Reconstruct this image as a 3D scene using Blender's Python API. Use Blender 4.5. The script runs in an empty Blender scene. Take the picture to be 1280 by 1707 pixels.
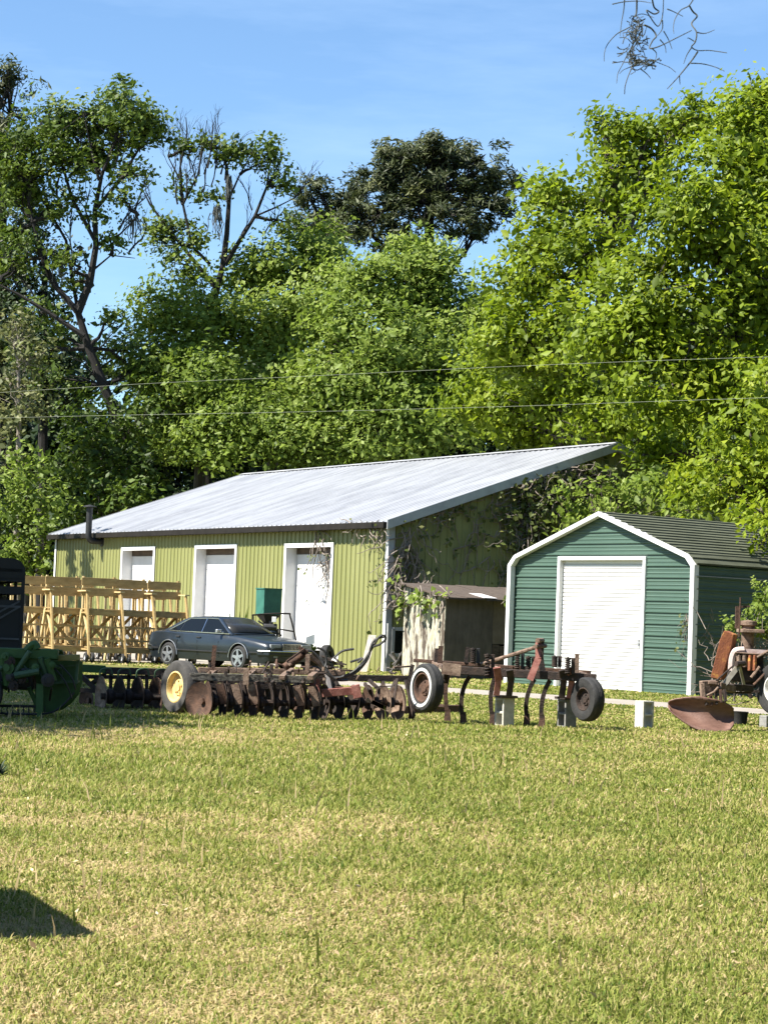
import bpy, math, random
import numpy as np
from mathutils import Vector, Matrix, Quaternion
random.seed(7)
RNG = np.random.default_rng(7)
S = bpy.context.scene
COL = S.collection
rad = math.radians

# ------------------------------------------------------------------ camera
FPX, CAMH, ROLL, HZ = 3500.0, 1.35, 0.038, 1042.0
PITCH = math.atan((HZ - 853.5) / FPX * math.cos(ROLL))
cF = Vector((0, math.cos(PITCH), math.sin(PITCH)))
cU0 = Vector((0, -math.sin(PITCH), math.cos(PITCH)))
cX = Vector((1, 0, 0))
cR = cX * math.cos(ROLL) + cU0 * math.sin(ROLL)
cU = -cX * math.sin(ROLL) + cU0 * math.cos(ROLL)
CAM = Vector((0, 0, CAMH))
cam = bpy.data.cameras.new("camera")
cam.sensor_fit = 'HORIZONTAL'; cam.sensor_width = 36.0; cam.lens = 36.0 * FPX / 1280.0
cam.dof.use_dof = True; cam.dof.focus_distance = 45.0; cam.dof.aperture_fstop = 36.0
cam.clip_start = 0.1; cam.clip_end = 4000
camo = bpy.data.objects.new("camera", cam); COL.objects.link(camo)
m = Matrix((( cR.x, cU.x, -cF.x, 0), (cR.y, cU.y, -cF.y, 0), (cR.z, cU.z, -cF.z, CAMH), (0, 0, 0, 1)))
camo.matrix_world = m
S.camera = camo

def ray(x, y): return cF + cR * ((x - 640) / FPX) - cU * ((y - 853.5) / FPX)
def G(x, y, z=0.0):
    d = ray(x, y); return CAM + d * ((z - CAMH) / d.z)
def P(x, y, Y):
    d = ray(x, y); return CAM + d * (Y / d.y)

# ------------------------------------------------------------------ light
SUN_EL = rad(51)
BR = rad(32.43)                                   # heading of the barn
bX = Vector((math.cos(BR), math.sin(BR), 0)); bY = Vector((-math.sin(BR), math.cos(BR), 0))
sh = (-bX * math.cos(rad(9)) + bY * math.sin(rad(9)))
SUN = Vector((sh.x * math.cos(SUN_EL), sh.y * math.cos(SUN_EL), math.sin(SUN_EL)))
sl = bpy.data.lights.new("sun", 'SUN'); sl.energy = 5.0; sl.angle = rad(0.53); sl.color = (1.0, 0.95, 0.86)
so = bpy.data.objects.new("sun", sl); COL.objects.link(so)
so.rotation_euler = SUN.to_track_quat('Z', 'Y').to_euler(); so.location = (-30, -20, 60)
W = bpy.data.worlds.new("World"); S.world = W; W.use_nodes = True
wn = W.node_tree.nodes; wl = W.node_tree.links
sky = wn.new('ShaderNodeTexSky'); sky.sky_type = 'NISHITA'; sky.sun_disc = False
sky.sun_elevation = SUN_EL; sky.sun_rotation = math.atan2(SUN.x, SUN.y)
sky.air_density = 1.0; sky.dust_density = 0.3; sky.ozone_density = 3.0
# thin high cirrus
tc = wn.new('ShaderNodeTexCoord'); mp = wn.new('ShaderNodeMapping'); mp.inputs['Scale'].default_value = (3.0, 3.0, 16.0)
mp.inputs['Rotation'].default_value = (0.25, 0.3, 0)
nz = wn.new('ShaderNodeTexNoise'); nz.inputs['Scale'].default_value = 2.2; nz.inputs['Detail'].default_value = 6
nz.inputs['Roughness'].default_value = 0.6
cr = wn.new('ShaderNodeValToRGB'); cr.color_ramp.elements[0].position = 0.42; cr.color_ramp.elements[1].position = 0.85
cr.color_ramp.elements[1].color = (0.26, 0.26, 0.26, 1)
mx = wn.new('ShaderNodeMix'); mx.data_type = 'RGBA'; mx.inputs[7].default_value = (5.0, 6.6, 8.6, 1)
bg = wn['Background']; bg.inputs['Strength'].default_value = 0.066
wl.new(tc.outputs['Generated'], mp.inputs['Vector']); wl.new(mp.outputs[0], nz.inputs['Vector'])
wl.new(nz.outputs[0], cr.inputs[0]); wl.new(cr.outputs[0], mx.inputs[0])
tn = wn.new('ShaderNodeMix'); tn.data_type = 'RGBA'; tn.blend_type = 'MULTIPLY'; tn.inputs[0].default_value = 1.0; tn.inputs[7].default_value = (0.94, 1.08, 1.17, 1)
wl.new(sky.outputs[0], tn.inputs[6]); wl.new(tn.outputs[2], mx.inputs[6]); wl.new(mx.outputs[2], bg.inputs['Color'])
S.view_settings.view_transform = 'Standard'; S.view_settings.look = 'None'
S.view_settings.exposure = 1.45; S.view_settings.gamma = 1.0
S.cycles.max_bounces = 6; S.cycles.transparent_max_bounces = 8

# ------------------------------------------------------------------ materials
MATS = {}
def mat(name, c1, c2=None, scale=4.0, rough=0.6, metal=0.0, lo=0.35, hi=0.65, bump=0.0, bscale=None, stretch=(1, 1, 1), spec=0.5, c3=None):
    if name in MATS: return MATS[name]
    M = bpy.data.materials.new(name); M.use_nodes = True; MATS[name] = M
    n = M.node_tree.nodes; l = M.node_tree.links; b = n['Principled BSDF']
    b.inputs['Roughness'].default_value = rough; b.inputs['Metallic'].default_value = metal
    b.inputs['Specular IOR Level'].default_value = spec
    b.inputs['Base Color'].default_value = (*c1, 1)
    if c2 is not None or bump:
        t = n.new('ShaderNodeTexCoord'); mpn = n.new('ShaderNodeMapping'); mpn.inputs['Scale'].default_value = stretch
        l.new(t.outputs['Object'], mpn.inputs[0])
    if c2 is not None:
        z = n.new('ShaderNodeTexNoise'); z.inputs['Scale'].default_value = scale; z.inputs['Detail'].default_value = 8; z.inputs['Roughness'].default_value = 0.65
        l.new(mpn.outputs[0], z.inputs['Vector'])
        r = n.new('ShaderNodeValToRGB'); e = r.color_ramp.elements
        e[0].position = lo; e[0].color = (*c1, 1); e[1].position = hi; e[1].color = (*c2, 1)
        if c3 is not None:
            x = r.color_ramp.elements.new(min(0.98, hi + 0.14)); x.color = (*c3, 1)
        l.new(z.outputs[0], r.inputs[0]); l.new(r.outputs[0], b.inputs['Base Color'])
    if bump:
        z2 = n.new('ShaderNodeTexNoise'); z2.inputs['Scale'].default_value = bscale or scale * 3; z2.inputs['Detail'].default_value = 5
        l.new(mpn.outputs[0], z2.inputs['Vector'])
        bp = n.new('ShaderNodeBump'); bp.inputs['Strength'].default_value = bump; bp.inputs['Distance'].default_value = 0.02
        l.new(z2.outputs[0], bp.inputs['Height']); l.new(bp.outputs[0], b.inputs['Normal'])
    return M

def leafmat(name, a, b2, c, transl=0.35, rough=0.55):
    M = bpy.data.materials.new(name); M.use_nodes = True
    n = M.node_tree.nodes; l = M.node_tree.links; b = n['Principled BSDF']
    at = n.new('ShaderNodeAttribute'); at.attribute_name = 'tint'
    r = n.new('ShaderNodeValToRGB'); e = r.color_ramp.elements
    e[0].position = 0.0; e[0].color = (*a, 1); e[1].position = 1.0; e[1].color = (*c, 1)
    x = e.new(0.5); x.color = (*b2, 1)
    l.new(at.outputs['Fac'], r.inputs[0]); l.new(r.outputs[0], b.inputs['Base Color'])
    b.inputs['Roughness'].default_value = rough; b.inputs['Specular IOR Level'].default_value = 0.35
    tr = n.new('ShaderNodeBsdfTranslucent'); l.new(r.outputs[0], tr.inputs['Color'])
    ms = n.new('ShaderNodeMixShader'); ms.inputs[0].default_value = transl
    l.new(b.outputs[0], ms.inputs[1]); l.new(tr.outputs[0], ms.inputs[2])
    l.new(ms.outputs[0], n['Material Output'].inputs['Surface'])
    return M

rust = mat('rust', (0.030, 0.015, 0.009), (0.115, 0.058, 0.034), 9, 0.85, 0, 0.35, 0.68, 0.5, 60, c3=(0.30, 0.17, 0.11))
rust_dark = mat('dark rust', (0.012, 0.008, 0.006), (0.055, 0.032, 0.022), 11, 0.85, 0, 0.38, 0.7, 0.5, 60)
rust_pale = mat('pale rust', (0.085, 0.048, 0.031), (0.25, 0.175, 0.125), 10, 0.85, 0, 0.35, 0.65, 0.4, 50)
rust_red = mat('faded red paint', (0.16, 0.045, 0.032), (0.30, 0.13, 0.10), 12, 0.75, 0, 0.35, 0.7, 0.4, 60, c3=(0.10, 0.05, 0.035))
rust_orange = mat('orange rust', (0.15, 0.045, 0.022), (0.27, 0.09, 0.032), 6, 0.8, 0, 0.35, 0.6, 0.4, 40, c3=(0.62, 0.36, 0.06))
plough_steel = mat('plough steel', (0.105, 0.052, 0.036), (0.185, 0.102, 0.075), 7, 0.55, 0.1, 0.3, 0.7, 0.25, 45, (1, 1, 3))
rubber = mat('tyre rubber', (0.0126, 0.0126, 0.0126), (0.028, 0.0266, 0.0245), 14, 0.8, 0, 0.4, 0.7, 0.2, 60)
rubber_grey = mat('dusty rubber', (0.030, 0.028, 0.025), (0.060, 0.055, 0.049), 9, 0.85, 0, 0.35, 0.65, 0.2, 60)
whitewall = mat('whitewall rubber', (0.496, 0.496, 0.464), (0.624, 0.624, 0.6), 14, 0.7)
yellow_rim = mat('faded yellow paint', (0.52, 0.35, 0.11), (0.66, 0.50, 0.22), 9, 0.6, 0, 0.35, 0.65, c3=(0.30, 0.16, 0.06))
white_paint = mat('white painted metal', (0.68, 0.68, 0.6715), (0.612, 0.612, 0.595), 2.5, 0.4, 0, 0.45, 0.75)
white_door = mat('white door panel', (0.595, 0.5865, 0.5695), (0.527, 0.51, 0.476), 1.6, 0.45, 0, 0.5, 0.8)
grey_trim = mat('galvanised and shaded trim grey', (0.384, 0.392, 0.4), (0.288, 0.296, 0.304), 2.0, 0.45, 0.2)
barn_green = mat('olive green siding', (0.1755, 0.1833, 0.05772), (0.2184, 0.2223, 0.0819), 0.9, 0.5, 0, 0.35, 0.7, stretch=(1, 1, .25), c3=(0.1521, 0.1638, 0.0468))
barn_roof = mat('galvanised roofing', (0.429, 0.4368, 0.4563), (0.312, 0.3198, 0.3432), 1.1, 0.42, 0.15, 0.42, 0.62, stretch=(0.28, 1.6, 0.28), c3=(0.5304, 0.5304, 0.5382))
gutter_dark = mat('bronze darkened for eave shade', (0.010, 0.008, 0.006), (0.018, 0.015, 0.012), 3, 0.7, spec=.2)
brown_board = mat('brown lintel board', (0.05, 0.034, 0.022), (0.10, 0.07, 0.045), 3, 0.8)
garage_green = mat('green painted sheet', (0.0448, 0.0848, 0.0624), (0.0592, 0.104, 0.0784), 1.4, 0.5, 0, 0.35, 0.7, stretch=(1, .4, 1))
garage_roof = mat('mossy green roof sheet', (0.058, 0.064, 0.040), (0.105, 0.112, 0.074), 2.2, 0.75, 0, 0.35, 0.65, stretch=(0.5, 2, 2), c3=(0.038, 0.045, 0.026), spec=.25)
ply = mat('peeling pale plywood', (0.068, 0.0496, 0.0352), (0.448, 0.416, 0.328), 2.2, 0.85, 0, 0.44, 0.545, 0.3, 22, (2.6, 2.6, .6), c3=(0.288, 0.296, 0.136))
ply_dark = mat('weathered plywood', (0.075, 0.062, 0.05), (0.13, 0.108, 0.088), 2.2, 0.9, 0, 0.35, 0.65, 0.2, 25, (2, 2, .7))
old_board = mat('grey weathered board', (0.040, 0.028, 0.020), (0.105, 0.078, 0.058), 5, 0.85, 0, 0.35, 0.65, 0.25, 30, (1, 4, 4))
pine_wood = mat('treated pine timber', (0.28, 0.185, 0.068), (0.41, 0.29, 0.12), 5, 0.7, 0, 0.35, 0.65, 0.15, 30, (1, 3, 3))
pine_sunlit = mat('sunlit pine timber', (0.46, 0.34, 0.155), (0.58, 0.45, 0.235), 5, 0.7, 0, 0.35, 0.65, 0.15, 30, (3, 3, 1))  # paler copy of the pine, sunlight on left-facing timber put into the colour
car_paint = mat('dark blue grey paint', (0.009, 0.014, 0.019), (0.014, 0.020, 0.026), 2, 0.35, 0.1)
car_paint.node_tree.nodes['Principled BSDF'].inputs['Coat Weight'].default_value = 0.35
glass_dark = mat('dark car glass', (0.005, 0.006, 0.006), None, 3, 0.10, 0.0, spec=.3)
glass_dusty = mat('dusty windscreen', (0.016, 0.016, 0.014), (0.032, 0.03, 0.026), 3, 0.22, 0.0, spec=.4)
chrome = mat('chrome', (0.62, 0.63, 0.65), None, 3, 0.18, 1.0)
alloy = mat('alloy', (0.50, 0.51, 0.53), (0.36, 0.37, 0.38), 8, 0.35, 0.8)
black_trim = mat('black trim', (0.012, 0.012, 0.013), (0.022, 0.022, 0.022), 8, 0.55)
black_paint = mat('black trailer paint', (0.0048, 0.0052, 0.0064), (0.0088, 0.0096, 0.0112), 4, 0.5)
lamp_glass = mat('headlamp glass', (0.30, 0.31, 0.31), (0.22, 0.23, 0.23), 8, 0.12)
impl_green = mat('green implement paint', (0.020, 0.064, 0.009), (0.034, 0.092, 0.016), 6, 0.65, 0, 0.35, 0.7)
impl_pale = mat('worn green paint', (0.024, 0.066, 0.026), (0.045, 0.088, 0.042), 8, 0.6)
impl_yellow = mat('yellow green edge', (0.15, 0.13, 0.03), (0.22, 0.18, 0.05), 8, 0.6)
hopper_green = mat('teal hopper paint', (0.0256, 0.116, 0.084), (0.04, 0.16, 0.116), 4, 0.55)
hose_black = mat('black hose', (0.016, 0.016, 0.015), (0.04, 0.038, 0.034), 12, 0.6)
concrete = mat('pale concrete block', (0.40, 0.385, 0.32), (0.54, 0.52, 0.44), 12, 0.95, 0, 0.35, 0.65, 0.4, 90)
concrete_dk = mat('grey concrete block', (0.17, 0.165, 0.155), (0.25, 0.245, 0.225), 12, 0.95, 0, 0.35, 0.65, 0.4, 90)
path_mat = mat('pale concrete drive', (0.2295, 0.1997, 0.1615), (0.306, 0.272, 0.2295), 1.6, 0.95, 0, 0.3, 0.7, 0.2, 30)
bark = mat('grey brown bark', (0.045, 0.035, 0.027), (0.10, 0.082, 0.066), 6, 0.95, 0, 0.35, 0.65, 0.5, 25, (1, 1, .3))
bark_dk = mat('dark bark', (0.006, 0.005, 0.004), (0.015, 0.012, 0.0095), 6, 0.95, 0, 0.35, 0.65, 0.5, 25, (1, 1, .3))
bark_pale = mat('pale bark', (0.17, 0.145, 0.115), (0.26, 0.23, 0.19), 6, 0.95, 0, 0.35, 0.65, 0.4, 25, (1, 1, .3))
vine_stem = mat('dry vine stems', (0.13, 0.10, 0.08), (0.26, 0.22, 0.185), 9, 0.95)
moss_mat = mat('grey brown moss strands', (0.045, 0.05, 0.045), (0.085, 0.09, 0.08), 20, 0.9)
wire_mat = mat('pale cable', (0.17, 0.19, 0.13), None, 3, 0.5)
hay = mat('weathered hay', (0.22, 0.17, 0.09), (0.35, 0.28, 0.15), 14, 0.95, 0, 0.35, 0.65, 0.5, 60)

lf_mid = leafmat('mid green leaves', (0.078, 0.125, 0.012), (0.195, 0.270, 0.036), (0.315, 0.385, 0.085), 0.5)
lf_bright = leafmat('yellow green leaves', (0.080, 0.122, 0.004), (0.190, 0.262, 0.010), (0.32, 0.375, 0.028), 0.5)
lf_oak = leafmat('deep green leaves', (0.030, 0.056, 0.006), (0.078, 0.126, 0.012), (0.155, 0.205, 0.028), 0.38)
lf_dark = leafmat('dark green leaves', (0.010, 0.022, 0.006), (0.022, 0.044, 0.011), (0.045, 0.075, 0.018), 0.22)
lf_pine = leafmat('dull pine needles', (0.022, 0.032, 0.010), (0.055, 0.072, 0.022), (0.115, 0.125, 0.045), 0.25)
lf_pale = leafmat('pale olive leaves', (0.065, 0.080, 0.022), (0.14, 0.155, 0.05), (0.24, 0.24, 0.10), 0.35)
lf_grass = leafmat('grass blades', (0.060, 0.118, 0.008), (0.275, 0.300, 0.054), (0.62, 0.46, 0.26), 0.42, 0.7)
lf_vine = leafmat('vine leaves', (0.035, 0.055, 0.012), (0.085, 0.110, 0.022), (0.17, 0.16, 0.05), 0.3)

# ------------------------------------------------------------------ mesh builder
def basis(d, up=Vector((0, 0, 1))):
    d = Vector(d).normalized()
    if abs(d.dot(up)) > 0.98: up = Vector((0, 1, 0))
    a = d.cross(up).normalized(); b = a.cross(d).normalized()
    return a, b

class MB:
    def __init__(s): s.v = []; s.f = []
    def add(s, vs, fs):
        o = len(s.v); s.v.extend([Vector(x) for x in vs]); s.f.extend([tuple(i + o for i in f) for f in fs]); return s
    def hexa(s, p):
        return s.add(p, [(0, 3, 2, 1), (4, 5, 6, 7), (0, 1, 5, 4), (1, 2, 6, 5), (2, 3, 7, 6), (3, 0, 4, 7)])
    def box(s, c, d, R=None):
        c = Vector(c); h = [x / 2 for x in d]
        p = [Vector((x * h[0], y * h[1], z * h[2])) for z in (-1, 1) for x, y in ((-1, -1), (1, -1), (1, 1), (-1, 1))]
        if R is not None: p = [R @ q for q in p]
        return s.hexa([c + q for q in p])
    def bx(s, x0, x1, y0, y1, z0, z1): return s.box(((x0+x1)/2, (y0+y1)/2, (z0+z1)/2), (x1-x0, y1-y0, z1-z0))
    def bar(s, a, b, w, h=None, up=(0, 0, 1)):
        a = Vector(a); b = Vector(b); h = h or w
        u, v = basis(b - a, Vector(up)); u = u * w / 2; v = v * h / 2
        return s.hexa([a-u-v, a+u-v, a+u+v, a-u+v, b-u-v, b+u-v, b+u+v, b-u+v])
    def tube(s, pts, r, n=7, cap=True):
        pts = [Vector(p) for p in pts]; k = len(pts)
        rs = r if isinstance(r, (list, tuple)) else [r] * k
        o = len(s.v); a, b = basis(pts[1] - pts[0])
        for i, p in enumerate(pts):
            t = (pts[min(i+1, k-1)] - pts[max(i-1, 0)])
            if t.length < 1e-9: t = Vector((0, 0, 1))
            t.normalize(); a = (a - t * a.dot(t))
            if a.length < 1e-6: a, b = basis(t)
            a.normalize(); b = t.cross(a)
            for j in range(n):
                th = 2 * math.pi * j / n
                s.v.append(p + (a * math.cos(th) + b * math.sin(th)) * rs[i])
        for i in range(k - 1):
            for j in range(n):
                j2 = (j + 1) % n
                s.f.append((o+i*n+j, o+i*n+j2, o+(i+1)*n+j2, o+(i+1)*n+j))
        if cap:
            s.f.append(tuple(o + j for j in reversed(range(n)))); s.f.append(tuple(o + (k-1)*n + j for j in range(n)))
        return s
    def cyl(s, a, b, r, r2=None, n=16): return s.tube([a, b], [r, r if r2 is None else r2], n)
    def lathe(s, prof, c, ax, n=24, close=False):
        c = Vector(c); ax = Vector(ax).normalized(); a, b = basis(ax); o = len(s.v); k = len(prof)
        for (r, t) in prof:
            for j in range(n):
                th = 2 * math.pi * j / n
                s.v.append(c + ax * t + (a * math.cos(th) + b * math.sin(th)) * r)
        for i in range(k if close else k - 1):
            i2 = (i + 1) % k
            for j in range(n):
                j2 = (j + 1) % n
                s.f.append((o+i*n+j, o+i2*n+j, o+i2*n+j2, o+i*n+j2))
        return s
    def prism(s, poly, off):
        poly = [Vector(p) for p in poly]; off = Vector(off); k = len(poly)
        return s.add(poly + [p + off for p in poly], [tuple(reversed(range(k))), tuple(range(k, 2*k))] + [(i, (i+1) % k, (i+1) % k + k, i + k) for i in range(k)])
    def grid(s, rows):
        o = len(s.v); m_ = len(rows[0])
        for r in rows: s.v.extend([Vector(p) for p in r])
        for i in range(len(rows) - 1):
            for j in range(m_ - 1):
                s.f.append((o+i*m_+j, o+i*m_+j+1, o+(i+1)*m_+j+1, o+(i+1)*m_+j))
        return s
    def build(s, name, material, parent=None, smooth=False, world=False, bevel=0.0, solid=0.0, angle=35):
        me = bpy.data.meshes.new(name)
        vs = s.v
        if world and parent is not None:
            q = parent
            off = Vector((0, 0, 0))
            while q is not None: off += q.location; q = q.parent
            vs = [v - off for v in vs]
        me.from_pydata([tuple(v) for v in vs], [], s.f); me.update()
        if smooth:
            me.polygons.foreach_set('use_smooth', [True] * len(me.polygons))
            try: me.set_sharp_from_angle(angle=rad(angle))
            except Exception: pass
        me.materials.append(material)
        o = bpy.data.objects.new(name, me); COL.objects.link(o)
        if parent is not None: o.parent = parent
        if solid:
            d = o.modifiers.new('solid', 'SOLIDIFY'); d.thickness = solid; d.offset = 0
        if bevel:
            d = o.modifiers.new('bevel', 'BEVEL'); d.width = bevel; d.segments = 2; d.limit_method = 'ANGLE'; d.angle_limit = rad(40)
        return o

def tag(o, label=None, cat=None, group=None, kind=None):
    if label: o['label'] = label
    if cat: o['category'] = cat
    if group: o['group'] = group
    if kind: o['kind'] = kind
    return o
def thing(name, label, cat, loc=(0, 0, 0), rotz=0.0, group=None):
    o = bpy.data.objects.new(name, None); COL.objects.link(o); o.empty_display_size = 0.2
    o.location = loc; o.rotation_euler = (0, 0, rotz)
    return tag(o, label, cat, group)
def copy_tree(o, parent=None):
    kids = list(o.children)
    c = o.copy(); COL.objects.link(c); c.parent = parent
    for k in kids: copy_tree(k, c)
    return c

def npmesh(name, verts, faces_flat, sizes, material, parent=None, tint=None):
    me = bpy.data.meshes.new(name)
    me.vertices.add(len(verts)); me.vertices.foreach_set('co', np.asarray(verts, np.float32).ravel())
    me.loops.add(len(faces_flat)); me.loops.foreach_set('vertex_index', np.asarray(faces_flat, np.int32))
    me.polygons.add(len(sizes))
    st = np.zeros(len(sizes), np.int32); st[1:] = np.cumsum(sizes)[:-1]
    me.polygons.foreach_set('loop_start', st); me.polygons.foreach_set('loop_total', np.asarray(sizes, np.int32))
    me.update(calc_edges=True)
    if tint is not None:
        at = me.attributes.new('tint', 'FLOAT', 'POINT'); at.data.foreach_set('value', np.asarray(tint, np.float32))
    me.materials.append(material)
    o = bpy.data.objects.new(name, me); COL.objects.link(o)
    if parent is not None: o.parent = parent
    return o

# ------------------------------------------------------------------ foliage
def unit(a): return a / np.maximum(np.linalg.norm(a, axis=1, keepdims=True), 1e-9)
def leaf_cards(name, pos, nrm, size, tint, material, parent, aspect=0.62):
    """one kite-shaped leaf spray per point"""
    n = len(pos)
    t = unit(np.cross(nrm, unit(RNG.normal(size=(n, 3))))); b = np.cross(nrm, t)
    s = size[:, None]
    fold = nrm * s * RNG.uniform(-0.25, 0.25, (n, 1))
    v = np.stack([pos - t * s * 0.55, pos + b * s * aspect * 0.5 + fold, pos + t * s * 0.55, pos - b * s * aspect * 0.5 + fold], 1)
    if parent is not None: v = v - np.array(parent.location)
    idx = np.arange(n * 4).reshape(n, 4)
    f = np.stack([idx[:, [0, 1, 2]], idx[:, [0, 2, 3]]], 1).reshape(-1)
    return npmesh(name, v.reshape(-1, 3), f, np.full(2 * n, 3, np.int32), material, parent, np.repeat(np.clip(tint, 0, 1), 4))

def blob_clumps(blobs, per_m2, shell=0.5, lump=0.25):
    """clump centres spread through ellipsoids, thicker towards the outside; returns centres and outward directions"""
    C, O = [], []
    for (c, r) in blobs:
        c = np.array(c); r = np.array(r)
        n = max(4, int(per_m2 * 4 * np.pi * ((r[0]*r[1])**1.6/3 + (r[0]*r[2])**1.6/3 + (r[1]*r[2])**1.6/3) ** (1/1.6)))
        d = unit(RNG.normal(size=(n, 3)))
        k = RNG.uniform(shell ** 3, 1, n) ** (1/3)
        ph = RNG.uniform(0, 6.28, 6)
        lob = 1 + lump * (np.sin(3*d[:, 0]*2 + ph[0]) * np.sin(2.7*d[:, 1]*2 + ph[1]) + 0.6*np.sin(7*d[:, 2] + 5*d[:, 0] + ph[2]))
        C.append(c + d * r * (k * lob)[:, None]); O.append(d)
    return np.concatenate(C), np.concatenate(O)

def foliage(name, C, O, leaf, n_per, sig, material, parent, flat=0.7, bias=0.0, up=0.5, aspect=0.62):
    n = len(C)
    ch = RNG.normal(0.45 + bias, 0.21, n)
    cs = RNG.uniform(0.55, 1.35, n)
    leaf *= .74; n_per *= 1.7
    cnt = np.maximum(3, RNG.poisson(n_per, n))
    i = np.repeat(np.arange(n), cnt); N = len(i)
    off = np.clip(RNG.normal(size=(N, 3)), -2, 2) * (sig * cs[i])[:, None]; off[:, 2] *= flat
    pos = C[i] + off
    nr = unit(O[i] * 0.9 + np.array([-.25, -.12, up]) + unit(RNG.normal(size=(N, 3))) * 1.0)
    size = leaf * np.clip(np.exp(RNG.normal(-.08, .36, N)), .4, 2.0)
    tint = ch[i] + RNG.normal(0, 0.13, N)
    return leaf_cards(name, pos, nr, size, tint, material, parent, aspect)

def wob(a, b, amp, n=5):
    a = Vector(a); b = Vector(b); L = (b - a).length; out = []
    for k in range(n + 1):
        t = k / n; w = math.sin(math.pi * t) * amp * L
        out.append(a.lerp(b, t) + Vector((random.gauss(0, w), random.gauss(0, w), random.gauss(0, w * 0.6))))
    out[0] = a; out[-1] = b
    return out
def taper(r0, r1, n): return [r0 + (r1 - r0) * k / (n - 1) for k in range(n)]

def tree(name, label, cat, trunk, r0, blobs, leafm, barkm, leaf=0.3, n_per=26, per_m2=1.1, sig=0.55, twigs=9, shell=0.5, lump=0.25, bias=0.0, flat=0.7, group=None, limbs=None, up=0.5, aspect=0.62, fans=()):
    """trunk: list of points from the ground up; blobs: [(centre, radii)]"""
    base = Vector(trunk[0])
    t = thing(name, label, cat, base, 0, group)
    m_ = MB(); tr = [Vector(p) for p in trunk]
    m_.tube(tr, taper(r0, r0 * 0.45, len(tr)), 9)
    Cc, Oo = blob_clumps(blobs, per_m2, shell, lump)
    limb_ends = []
    if limbs:
        limbs = [(q_, a_ * .75, b_ * .75) for q_, a_, b_ in limbs]
        for lb in limbs:
            pts = [Vector(p) for p in lb[0]]; m_.tube(pts, taper(lb[1], lb[2], len(pts)), 6)
            limb_ends += pts[1:]
    for (c, r) in blobs:
        c = Vector(c)
        src = min(tr[len(tr)//3:] + limb_ends, key=lambda p: (p - c).length + max(0, p.z - c.z) * 1.5)
        w = wob(src, c, 0.07)
        m_.tube(w, taper(r0 * 0.34, r0 * 0.10, len(w)), 6)
        rr = np.array(r)
        near = [k for k in range(len(Cc)) if np.all(np.abs((Cc[k] - np.array(c)) / rr) < 1.25)]
        random.shuffle(near)
        for k in near[:twigs]:
            e = Vector(Cc[k]); s0 = random.choice(w[1:])
            w2 = wob(s0, e, 0.06, 3)
            m_.tube(w2, taper(r0 * 0.10, r0 * 0.03, len(w2)), 4, False)
    for (q, d, L, r, dep) in fans: fan(m_, q, d, L, r, dep)
    m_.build('trunk', barkm, t, True, world=True)
    foliage('crown', Cc, Oo, leaf, n_per, sig, leafm, t, flat, bias, up, aspect)
    return t

def fan(mb, p, d, L, r, depth):
    """a twig that forks again and again"""
    p = Vector(p); d = Vector(d).normalized()
    e = p + d * L; md = p.lerp(e, .5) + Vector((random.gauss(0, L*.06), random.gauss(0, L*.06), random.gauss(0, L*.04)))
    mb.tube([p, md, e], [r, r * .8, r * .62], 4, False)
    if depth:
        for k in range(random.choice((2, 2, 3))):
            nd = (d + Vector((random.gauss(0, .38), random.gauss(0, .38), random.gauss(.12, .28)))).normalized()
            fan(mb, e if k else md, nd, L * random.uniform(.6, .9), r * .6, depth - 1)

def blobpx(px, py, rx, ry, Y, depth=0.8):
    """an ellipsoid of foliage Y metres away, rx by ry photo pixels in size"""
    s = FPX / Y
    return (P(px, py, Y), (rx / s, max(rx, ry) / s * depth, ry / s))

# ------------------------------------------------------------------ ribbed sheets
def ribs_profile(u0, u1, pitch, w, dep, minor=0, mdep=0.006):
    """list of (u, height) along a trapezoid-ribbed sheet"""
    pts = [(u0, 0.0)]
    k = math.floor(u0 / pitch)
    while k * pitch <= u1 + pitch:
        c = k * pitch
        seq = [(c - w/2, 0), (c - w/4, dep), (c + w/4, dep), (c + w/2, 0)]
        for q in range(minor):
            mc = c + pitch * (q + 1) / (minor + 1)
            seq += [(mc - 0.02, 0), (mc - 0.008, mdep), (mc + 0.008, mdep), (mc + 0.02, 0)]
        for (u, hgt) in seq:
            if u0 < u < u1 and u > pts[-1][0] + 1e-4: pts.append((u, hgt))
        k += 1
    pts.append((u1, 0.0))
    return pts
def wall_ribbed(mb, O, U, N, u0, u1, z0, zt, pitch=0.26, w=0.07, dep=0.032, minor=0):
    """vertical ribs; zt is a number or a function of u"""
    f = zt if callable(zt) else (lambda u: zt)
    rows = []
    for (u, hgt) in ribs_profile(u0, u1, pitch, w, dep, minor):
        p = O + U * u + N * hgt
        rows.append([p + Vector((0, 0, z0)), p + Vector((0, 0, f(u)))])
    mb.grid(rows)

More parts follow.
